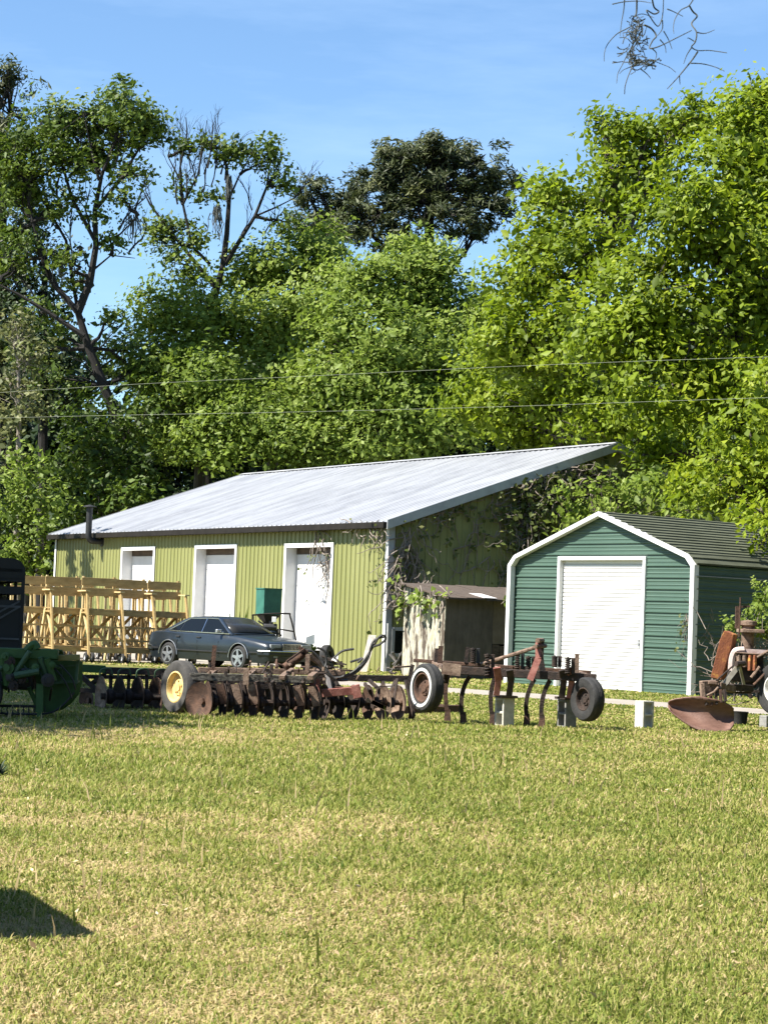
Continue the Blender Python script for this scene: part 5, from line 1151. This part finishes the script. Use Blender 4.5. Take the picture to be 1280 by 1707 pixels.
# --- left fringe
right_oak('slender_tree', 'pale half-bare olive tree at the left edge, before the dark pine', [(30, 1030), (28, 850), (32, 700), (30, 600)], 86,
    [(20, 560, 36, 40, 86), (50, 600, 32, 40, 86), (10, 630, 36, 45, 86), (50, 670, 36, 36, 85.5), (20, 700, 40, 34, 85.5), (30, 530, 24, 24, 86), (5, 770, 44, 50, 86)], leaf=.30, n_per=15, per_m2=1.1, sig=.38, twigs=16, m=lf_pale, bk=bark_pale, r0=.16, shell=.2)
right_oak('thicket_tree', 'dark leafy tree filling the space below the leaning oak\'s trunk', [(165, 1020), (165, 900), (170, 800)], 89,
    [(150, 700, 55, 45, 89), (200, 740, 50, 50, 89), (120, 770, 50, 50, 88.5), (180, 810, 55, 45, 88), (235, 790, 40, 50, 89), (130, 840, 50, 40, 88), (230, 690, 30, 40, 90), (210, 830, 45, 30, 86)], leaf=.32, n_per=22, per_m2=1.0, sig=.5, twigs=6, m=lf_oak, r0=.2, bias=-.1)
right_oak('shrub_tree', 'bright low bushy tree at the left end of the barn', [(45, 1025), (46, 960), (50, 900)], 83.5,
    [(25, 800, 42, 44, 84), (60, 840, 40, 40, 83.5), (15, 870, 44, 42, 83.5), (60, 900, 36, 36, 83), (20, 930, 44, 36, 83), (70, 945, 28, 28, 82.8), (45, 770, 28, 30, 84)], leaf=.28, n_per=24, per_m2=1.3, sig=.42, twigs=6, m=lf_mid, r0=.12, bias=.0)
right_oak('juniper_shrub', 'small feathery yellow green conifer peeping over the left end of the barn roof', [(210, 1030), (210, 900)], 88,
    [(208, 835, 14, 20, 87.5), (200, 850, 18, 18, 87.5), (222, 852, 16, 16, 87.5), (210, 880, 22, 24, 87.5)], leaf=.22, n_per=24, per_m2=2.2, sig=.22, twigs=6, m=lf_pale, r0=.08)
# --- trees out of frame: some throw visible shade, the rest added to block skylight
tree('unseen_live_oak', 'spreading oak shading the green implement', 'tree', [(-10.6, 28.5, 0), (-10.5, 28.5, 1.6), (-10.6, 28.2, 3.6)], .4,
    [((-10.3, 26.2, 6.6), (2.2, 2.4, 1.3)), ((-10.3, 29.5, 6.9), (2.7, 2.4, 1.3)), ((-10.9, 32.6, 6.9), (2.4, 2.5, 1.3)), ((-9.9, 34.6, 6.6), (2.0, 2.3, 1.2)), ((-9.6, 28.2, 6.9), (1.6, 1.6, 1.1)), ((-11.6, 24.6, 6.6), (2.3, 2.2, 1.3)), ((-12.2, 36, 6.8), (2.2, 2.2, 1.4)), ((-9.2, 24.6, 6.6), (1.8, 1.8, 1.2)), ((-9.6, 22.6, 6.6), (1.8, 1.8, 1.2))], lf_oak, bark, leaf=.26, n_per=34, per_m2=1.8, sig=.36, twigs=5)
CED = []
for (px, py) in ((146, 905), (118, 922)):
    ly, lz = barn_hit(px, py); q = bloc(0, ly, lz) + SUN * 6.8; CED.append((q.x, q.y, q.z))
for k, (x, y, h) in enumerate(CED):
    tree('cedar_tree', ['slim pointed cedar at the barn, the taller of two', 'slim pointed cedar at the barn, the shorter of two'][k], 'tree', [(x, y, 0), (x, y, h * .5), (x, y, h * .9)], .12,
         [((x, y, h * f), (1.5 * (1 - f) ** .75 + .12, 1.5 * (1 - f) ** .75 + .12, h * .12)) for f in (.15, .3, .45, .6, .74, .86, .96)], lf_dark, bark, leaf=.2, n_per=22, per_m2=2.2, sig=.2, twigs=2, group='cedars by the barn')
for k, (x, y, h, r, lab) in enumerate(((17, 33, 15, 6.0, 'unseen oak added right of the tractor to block sky light'), (20, 22, 14, 6.0, 'unseen oak added right of the lawn to block sky light'), (21, 44, 15, 6.5, 'unseen oak added right of the garage to block sky light'), (14, 9, 13, 5.5, 'unseen oak added right of the near lawn to block sky light'), (9, -12, 14, 6, 'unseen oak added behind the camera to block sky light'), (-3, -14, 14, 6, 'unseen broad oak added behind the near lawn to block sky light'), (22, 8, 15, 6, 'unseen oak added farthest right of the near lawn to block sky light'), (-15, -15, 14, 6, 'unseen oak added behind the camera on the left to block sky light'))):  # oaks out of view, added to cut sky fill on the shaded walls
    tree('unseen_live_oak', lab, 'tree', [(x, y, 0), (x + .2, y, h * .3), (x, y + .2, h * .6)], .45, [((x + r * .45 * math.cos(a), y + r * .45 * math.sin(a), h * f), (r * .6, r * .6, h * .2)) for a, f in ((0, .4), (2.1, .35), (4.2, .42), (1, .7), (3.1, .68), (5.2, .72), (0, .86))] + [((x, y, h * .18), (r * .7, r * .7, h * .18))], lf_dark, bark_dk, leaf=.85, n_per=10, per_m2=.55, sig=.6, twigs=2)
hb2 = thing('shadow_bale', 'unseen round bale added to cast the foreground shadow', 'hay bale', (-2.76, 8.95, 0), rad(112))  # invented bale out of view, placed to cast the near lawn shadow
mb = MB(); mb.lathe([(0, -.78), (.60, -.78), (.70, -.73), (.72, -.66), (.72, .66), (.70, .73), (.60, .78), (0, .78)], (0, 0, .70), (1, 0, 0), 40); mb.build('bale', hay, hb2, True)
mb = MB()
for k in range(7): mb.lathe([(.722, -.008), (.728, 0), (.722, .008)], (-.45 + .15 * k, 0, .70), (1, 0, 0), 40)
mb.build('twine', vine_stem, hb2)
# --- dark woodland that closes the view behind everything
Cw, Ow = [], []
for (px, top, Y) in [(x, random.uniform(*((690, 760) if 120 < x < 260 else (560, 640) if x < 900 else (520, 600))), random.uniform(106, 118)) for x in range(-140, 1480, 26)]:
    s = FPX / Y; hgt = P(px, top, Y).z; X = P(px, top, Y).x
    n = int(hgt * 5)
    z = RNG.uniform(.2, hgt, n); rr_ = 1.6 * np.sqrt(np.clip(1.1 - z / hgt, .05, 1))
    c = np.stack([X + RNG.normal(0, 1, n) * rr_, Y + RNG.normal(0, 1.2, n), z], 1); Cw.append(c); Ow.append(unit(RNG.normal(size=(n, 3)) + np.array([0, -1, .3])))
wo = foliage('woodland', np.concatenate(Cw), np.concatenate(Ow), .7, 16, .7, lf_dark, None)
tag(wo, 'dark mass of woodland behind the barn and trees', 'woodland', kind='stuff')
# low hedge of undergrowth along the far side

# ------------------------------------------------------------------ overhead cables
for (pts, lab) in ((((-120, 662, 64), (213, 641, 60), (520, 626.5, 56.5), (830, 611.5, 53), (1090, 601, 50.5), (1420, 590, 47)), 'upper of the two thin cables strung before the trees'),
                   (((-120, 700, 64), (152, 693, 60.5), (520, 686, 56.5), (860, 677, 52.5), (1090, 669, 50.5), (1420, 658, 47)), 'lower of the two thin cables strung before the trees')):
    mb = MB(); mb.tube(spline([P(*p) for p in pts], 12), .0042, 5)
    o = mb.build('overhead_cable', wire_mat, None, True); tag(o, lab, 'cable', 'overhead cables')

# ------------------------------------------------------------------ moss and twigs hanging into the top right corner
TYm = 6.0
tw = thing('hanging_twigs', 'dark curly twigs and moss strands hanging into the sky at top right', 'twig', P(1075, -20, TYm))
Ht = lambda x, y, d=0: P(980 + x / 4.923, y / 4.923, TYm + d)
curves = [[(400, -80), (400, 40), (395, 110), (370, 150), (420, 190), (400, 260), (380, 340), (350, 400), (350, 470), (360, 540), (330, 620), (305, 700), (300, 770)],
          [(520, -60), (540, 50), (580, 90), (540, 110), (480, 80), (520, 150), (570, 210), (600, 170), (615, 90), (620, -60)],
          [(380, 200), (300, 240), (230, 280), (160, 360), (135, 430), (132, 500)], [(300, -50), (295, 60), (275, 180), (262, 290)],
          [(460, 200), (520, 230), (560, 290), (530, 330), (505, 390), (560, 385), (640, 350), (740, 300), (850, 245)], [(610, 160), (610, 230), (570, 290)],
          [(420, 190), (440, 250), (400, 320), (430, 380), (460, 430), (470, 490)], [(350, 400), (320, 450), (280, 530), (245, 600), (235, 680)], [(420, 520), (460, 490), (520, 490), (600, 520), (670, 550), (720, 590)],
          [(360, 560), (410, 570), (470, 530), (520, 500)], [(430, 560), (480, 600), (515, 640)], [(350, 470), (390, 510), (360, 540), (290, 570), (260, 600)], [(470, 150), (400, 180), (360, 150), (440, 110), (540, 140)],
          [(880, -40), (830, 40), (760, 80), (715, 150), (700, 220), (706, 270)], [(830, 40), (860, 90), (895, 130), (850, 190), (890, 260), (880, 340), (850, 380), (900, 410), (1000, 410), (1140, 430)],
          [(890, 260), (960, 270), (1040, 240)], [(900, 420), (860, 480), (780, 580), (720, 650), (650, 725)], [(840, 515), (940, 520), (1040, 545), (1120, 580)], [(850, 385), (810, 450), (785, 520)], [(750, 620), (755, 690)],
          [(650, 70), (700, 90), (780, 130)], [(200, 30), (300, 10), (420, 5), (520, 20)], [(620, 250), (660, 320), (690, 400)], [(590, 320), (630, 370), (640, 430)], [(240, 380), (270, 400), (340, 395)], [(380, 330), (470, 330)], [(520, 390), (560, 430), (555, 480)], [(880, 340), (830, 310), (815, 310)]]
for i, c in enumerate(curves):
    d = random.uniform(-.08, .08); mb = MB(); sp = spline([Ht(x, y, d + .02 * math.sin(k)) for k, (x, y) in enumerate(c)], 6)
    r0_ = .0028 if i in (0, 1, 4, 14, 16) else .0019
    mb.tube(sp, taper(r0_, r0_ * .45, len(sp)), 6); mb.build('strand', moss_mat, tw, True, True)
mb = MB()
for k in range(30):
    a = Ht(random.gauss(440, 50), random.gauss(505, 12), random.uniform(-.05, .05)); mb.tube(wob(a, a + Vector((random.gauss(0, .02), random.gauss(0, .02), random.gauss(0, .008))), .25, 4), .0016, 4)
for k in range(60):
    a = Ht(random.gauss(385, 40), random.uniform(120, 480), random.uniform(-.05, .05)); mb.tube(wob(a, a + Vector((random.gauss(0, .015), random.gauss(0, .02), random.gauss(-.02, .02))), .25, 4), .0014, 4)
mb.build('moss_tuft', moss_mat, tw, True, True)
mb = MB(); mb.tube(spline([Ht(-900, -500), Ht(-200, -240), Ht(420, -100), Ht(900, -70), Ht(1700, -260)], 6), .012, 7); mb.build('branch', bark_dk, tw, True, True)

# ------------------------------------------------------------------ vines on the barn and garage
def vine(name, label, starts, n, length, drift, leaves, leafsize, m_leaf=None, r=(.022, .008), curl=.5, off=.06, zcap=None):
    """starts: function giving (point, outward normal, tangent) ; stems wander over the surface"""
    base = starts()[0]
    t = thing(name, label, 'vine', base); mb = MB(); Lp = []; Ln = []
    for k in range(n):
        p, nn, tg = starts(); p = Vector(p); d = (tg * random.gauss(0, 1) + drift + Vector((0, 0, random.gauss(0, .3)))).normalized(); pts = [p + nn * random.uniform(.03, off)]
        L = length * random.uniform(.4, 1.2); st = .14
        for q in range(int(L / st)):
            d = (d + (tg * random.gauss(0, curl) + Vector((0, 0, random.gauss(0, curl))) + drift * .12 + nn * random.gauss(0, .12))).normalized()
            q2 = pts[-1] + d * st; h = (q2 - p).dot(nn)
            if h < .02: q2 += nn * (.02 - h)
            if h > off * 2.2: q2 -= nn * (h - off * 2.2)
            if q2.z < .02: break
            if zcap and q2.z > zcap(q2): q2.z = zcap(q2) - random.uniform(0, .08)
            pts.append(q2)
            if random.random() < leaves:
                for _ in range(random.randint(1, 4)): Lp.append(tuple(q2 + Vector((random.gauss(0, .08), random.gauss(0, .08), random.gauss(0, .08))) + nn * random.uniform(.02, .12))); Ln.append(tuple(nn))
        if len(pts) > 2: mb.tube(pts, taper(r[0], r[1], len(pts)), 4, False)
    mb.build('stems', vine_stem, t, True, True)
    if Lp:
        Lp = np.array(Lp); nr = unit(np.array(Ln) * .9 + unit(RNG.normal(size=Lp.shape)) * .8 + np.array([0, 0, .4]))
        leaf_cards('leaves', Lp, nr, leafsize * RNG.uniform(.6, 1.3, len(Lp)), np.clip(RNG.normal(.5, .2, len(Lp)), 0, 1), m_leaf or lf_vine, t, .8)
    return t
DN = Vector((0, 0, -1))
capb = lambda q: gz((q - A).dot(bX)) - .12
def st_box(x0, x1, z0, z1, y=-.04):
    def f():
        x = random.uniform(x0, x1); zt = min(random.uniform(z0, z1), gz(x) - .1); return bloc(x, y, zt), -bY, bX
    return f
vine('wall_vine', 'large tangle of brown vine stems below the barn gable edge', st_box(4.6, 8.4, 3.6, 6.4), 420, 2.4, DN * .5, .30, .16, off=.28, curl=.6, zcap=capb)
vine('wall_vine', 'leafy brown vine trailing beneath the barn roof edge near its lit corner', st_box(1.2, 4.6, 4.4, 5.4), 34, 1.4, DN * .6, .3, .14, off=.12, zcap=capb)
vine('wall_vine', 'thin vine stem network hanging over the middle of the dark barn side', st_box(3.0, 6.6, 2.9, 4.8), 24, 2.6, DN * .8, .10, .15, off=.05, curl=.45, zcap=capb)
vine('wall_vine', 'rope of dry vine hanging down the barn corner post', lambda: (bloc(random.uniform(.35, .95), -.05, random.uniform(3.0, 4.3)), -bY, bX), 44, 2.2, DN * 1.2, .08, .14, off=.18, curl=.35)
vine('wall_vine', 'dry vine knot spreading between the barn corner and the shed roof', lambda: (bloc(random.uniform(-.1, 1.3), -random.uniform(.05, .6), random.uniform(1.8, 2.7)), -bY, bX), 70, 1.2, DN * .5, .06, .12, off=.35, curl=.7)
vine('wall_vine', 'dry vine bunch climbing over the nearest white barn door', lambda: (bloc(-.02 if random.random() < .4 else .33, random.uniform(doors[0][0] + .25, doors[0][0] + 1.0), random.uniform(3.0, 4.25)), -bX, bY), 30, 1.2, DN * .8, .12, .12, off=.12, curl=.4)
vine('wall_vine', 'faint thin vine growing up the face of the nearest white barn door', lambda: (bloc(.345, random.uniform(doors[0][0] + .35, doors[0][0] + .9), random.uniform(2.2, 3.3)), -bX, bY), 8, 2.4, DN * 1.0, .03, .1, r=(.010, .004), off=.03, curl=.3)
vine('wall_vine', 'dry vine creeping along the gutter end at the barn corner', lambda: (bloc(-.20, random.uniform(-.2, 1.8), random.uniform(3.9, 4.35)), -bX, bY), 26, .8, DN * .5, .14, .11, off=.10, curl=.5)
def shp(x, y, z): return SO + bX * x + bY * y + Vector((0, 0, z))
vine('shed_vine', 'fresh green vine spilling over the lit end of the shed roof', lambda: (shp(-.08, random.uniform(-.2, 1.9), random.uniform(2.0, 2.5)), -bX, bY), 30, .55, DN * .9, .55, .17, lf_mid, off=.2, curl=.6)
vine('shed_vine', 'small green sprig hanging beneath the shed eave', lambda: (shp(random.uniform(1.75, 2.2), -.36, 2.15), -bY, bX), 8, .35, DN * .4, .9, .14, lf_mid, off=.06)
def gar(x, y, z): return GO + gX * x + gY * y + Vector((0, 0, z))
vine('garage_vine', 'thin green vine climbing the garage front beside its right corner trim', lambda: (gar(RC - .05, random.uniform(.14, .30), random.uniform(1.4, 2.0)), -gX, gY), 9, .7, DN * 1.6, .5, .075, lf_vine, r=(.01, .004), off=.05, curl=.3)
vine('garage_vine', 'thin leafy vine on the dark garage side next to the corner trim', lambda: (gar(random.uniform(.3, .55), -.05, random.uniform(1.4, 2.1)), -gY, gX), 6, .6, DN * 1.6, .4, .075, lf_vine, r=(.01, .004), off=.05, curl=.3)
# weeds overgrowing the derelict tractor
c = [(P(1268, 1028, 33.0), (.34, .4, .30)), (P(1290, 1000, 33.4), (.4, .4, .36)), (P(1240, 1046, 33.1), (.22, .3, .10)), (P(1212, 1042, 33.2), (.16, .2, .10)), (P(1285, 1050, 33), (.3, .3, .2))]
cc_, oo_ = blob_clumps(c, 16, .3)
wd = thing('tractor_weeds', 'bright green weeds and saplings growing up through the derelict tractor', 'weeds', (P(1270, 1200, 33).x, 33.0, 0))
foliage('foliage', cc_, oo_, .085, 12, .07, lf_mid, wd, bias=.05)
mb = MB()
for k in range(60):
    a = wd.location + Vector((random.gauss(-.2, .35), random.gauss(.1, .2), random.uniform(.3, 1.0))); e = Vector(random.choice(list(cc_))) + Vector((random.gauss(0, .1),) * 3) if k < 30 else a + Vector((random.gauss(-.3, .3), random.gauss(0, .1), random.gauss(.3, .4)))
    mb.tube(wob(a, e, .12, 5), taper(.009, .003, 6), 4, False)
mb.build('stems', vine_stem, wd, True, True)

# ------------------------------------------------------------------ grass
def vnoise(x, y, sc, seed):
    """smooth value noise on numpy arrays"""
    r = np.random.default_rng(seed).random((64, 64)); x = x / sc; y = y / sc
    i = np.floor(x).astype(int); j = np.floor(y).astype(int); fx = x - i; fy = y - j
    fx = fx * fx * (3 - 2 * fx); fy = fy * fy * (3 - 2 * fy)
    g_ = lambda a, b: r[a % 64, b % 64]
    return (g_(i, j) * (1-fx) + g_(i+1, j) * fx) * (1-fy) + (g_(i, j+1) * (1-fx) + g_(i+1, j+1) * fx) * fy
dl = (d1 - d0); 
def on_drive(x, y):
    n_ = np.array([-dv.y, dv.x]); q = (x - d0.x) * n_[0] + (y - d0.y) * n_[1]; return np.abs(q) < 1.3
def dryness(x, y):
    n1 = vnoise(x, y, 1.3, 1); n2 = vnoise(x, y, .45, 2); n3 = vnoise(x, y, 4.0, 3)
    band = lambda c, w: np.exp(-((y - c) / w) ** 2)
    d = .20 + .62 * (n1 - .5) + .62 * (n2 - .5) + .55 * (n3 - .5)
    d += .42 * band(14.3 + .25 * x, .9) * (x < .9) + .26 * band(11.2, .9) * (x < .2) + .16 * band(9.3, .8) * (x < .2) + .18 * band(22.5, 2.2) * (x < -.2) - .30 * band(18.3, 1.7) * (x < 1.2) + .20 * band(24.5, 1.5) * (x < 0) + .12 * band(13.2, .5) + .10 * (x < -.3) - .06 * (x > .8) - .16 * band(7.9, .6)
    return d
def grass(name, zones, material):
    X, Y, Wd, H = [], [], [], []
    for (ya, yb, dens, wd_, h0, h1, marg) in zones:
        area = (yb - ya) * (2 * (640 / FPX) * (ya + yb) / 2 + 2 * marg); n = int(area * dens)
        y = RNG.uniform(ya, yb, n * 2); half = 640 / FPX * y + marg; x = RNG.uniform(-1, 1, n * 2) * half.max()
        k = (np.abs(x) < half) & ((np.abs(x) < half - marg + .7) | (RNG.random(len(x)) < .55)); x = x[k][:n]; y = y[k][:n]
        X.append(x); Y.append(y); Wd.append(np.full(len(x), wd_)); H.append(RNG.uniform(h0, h1, len(x)))
    x = np.concatenate(X); y = np.concatenate(Y); w_ = np.concatenate(Wd); h = np.concatenate(H)
    k = ~on_drive(x, y); 
    # inside the buildings nothing grows
    lx = (x - A.x) * bX.x + (y - A.y) * bX.y; ly = (x - A.x) * bY.x + (y - A.y) * bY.y; k &= ~((lx > -11.4) & (ly > 1.5 - lx * .36)) & ~((lx > 0) & (ly > -.1))
    lx = (x - GO.x) * gX.x + (y - GO.y) * gX.y; ly = (x - GO.x) * gY.x + (y - GO.y) * gY.y; k &= ~((lx > .0) & (ly > -.05) & (ly < GW))
    x, y, w_, h = x[k], y[k], w_[k], h[k]; n = len(x)
    dry = dryness(x, y); lush = vnoise(x, y, .8, 9)
    longer = 1 + .55 * np.exp(-((y - 18.5) / 2.2) ** 2) * (x < .6) + .75 * np.exp(-((y - 28.0) / .9) ** 2)
    h = h * (.55 + .45 * lush) * longer
    isdry = RNG.random(n) < np.clip(dry * 1.05, .04, .9)
    tint = np.where(isdry, RNG.normal(.84, .16, n), RNG.normal(.40, .22, n) + .25 * np.clip(dry, 0, .6))
    a = RNG.uniform(0, 2 * np.pi, n); lean = RNG.uniform(.3, 1.8, n) + np.where(isdry, .9, 0)
    h = np.where(isdry, h * .8, h)
    dx, dy = np.cos(a), np.sin(a); b_ = a + RNG.uniform(-.6, .6, n) + np.pi / 2; sx, sy = np.cos(b_) * w_ / 2, np.sin(b_) * w_ / 2
    def pt(t, side, lz):
        hz = h * t * (1 / np.sqrt(1 + (lean * t) ** 2)); hx = h * lean * t * t * .8
        return np.stack([x + dx * hx + side * sx * lz, y + dy * hx + side * sy * lz, hz - (0.004 if t == 0 else 0)], 1)
    v = np.stack([pt(0, -1, .9), pt(0, 1, .9), pt(.55, -1, 1.0), pt(.55, 1, 1.0), pt(1, 0, 0)], 1).reshape(-1, 3)
    i = np.arange(n)[:, None] * 5
    f = np.concatenate([i + 0, i + 1, i + 3, i + 2, i + 2, i + 3, i + 4], 1).reshape(-1)
    sz = np.tile(np.array([4, 3], np.int32), n)
    return npmesh(name, v, f, sz, material, None, np.repeat(np.clip(tint, 0, 1), 5))
gr_ = grass('lawn_grass', [(6.8, 9.5, 5200, .0062, .025, .075, 3.5), (9.5, 13, 3900, .0075, .03, .08, 3.5), (13, 18, 2500, .0095, .035, .09, 3.2), (18, 25, 1500, .012, .035, .10, 3.2), (25, 33, 900, .016, .03, .075, 3.5), (33, 48, 260, .03, .025, .06, 5), (48, 75, 60, .05, .03, .09, 8)], lf_grass)
tag(gr_, 'short green lawn grass mixed with straw coloured dead blades', 'grass', kind='stuff')
# taller weeds and seed stalks
def stalks():
    n = 300; y = RNG.uniform(8, 29, n) ; x = RNG.uniform(-1, 1, n) * (640 / FPX * y + .8)
    V, F, T = [], [], []
    for k in range(n):
        h = random.uniform(.10, .26); a = random.uniform(0, 6.28); l = random.uniform(.02, .10); w_ = .0045 + y[k] * .00022; i = len(V)
        for t in (0, .5, 1):
            p = np.array([x[k] + math.cos(a) * l * t * t, y[k] + math.sin(a) * l * t * t, h * t]); V += [p - [w_ * (1.02 - t) / 1.0, 0, 0], p + [w_ * (1.02 - t), 0, 0]]
        F += [i, i+1, i+3, i+2, i+2, i+3, i+5, i+4]; tv = random.choice((.35, .5, .9, 1.0)); T += [tv] * 6
    o = npmesh('weed_stalks', np.array(V), F, np.full(len(F) // 4, 4, np.int32), lf_grass, None, T)
    return tag(o, 'scattered taller stalks standing above the lawn', 'weeds', kind='stuff')
stalks()
q = G(-4, 1298); spiky('weed_clump', 'dark green weed clump in the lawn at the very left edge', (q.x, q.y, 0), .20, 60, lf_dark, .5, .008)
# fallen leaves on the lawn
n = 900; y = RNG.uniform(7.2, 26, n) ** 1.0; x = RNG.uniform(-1, 1, n) * (640 / FPX * y + .6)
pos = np.stack([x, y, RNG.uniform(.015, .05, n)], 1); nr = unit(np.array([0, 0, 1.0]) + RNG.normal(size=(n, 3)) * .45)
lf_fallen = leafmat('fallen leaves', (.12, .07, .03), (.34, .25, .13), (.55, .45, .30), .1, .8)
o = leaf_cards('fallen_leaves', pos, nr, RNG.uniform(.018, .042, n), RNG.random(n), lf_fallen, None, .5); tag(o, 'dry fallen leaves scattered over the lawn', 'leaves', kind='stuff')
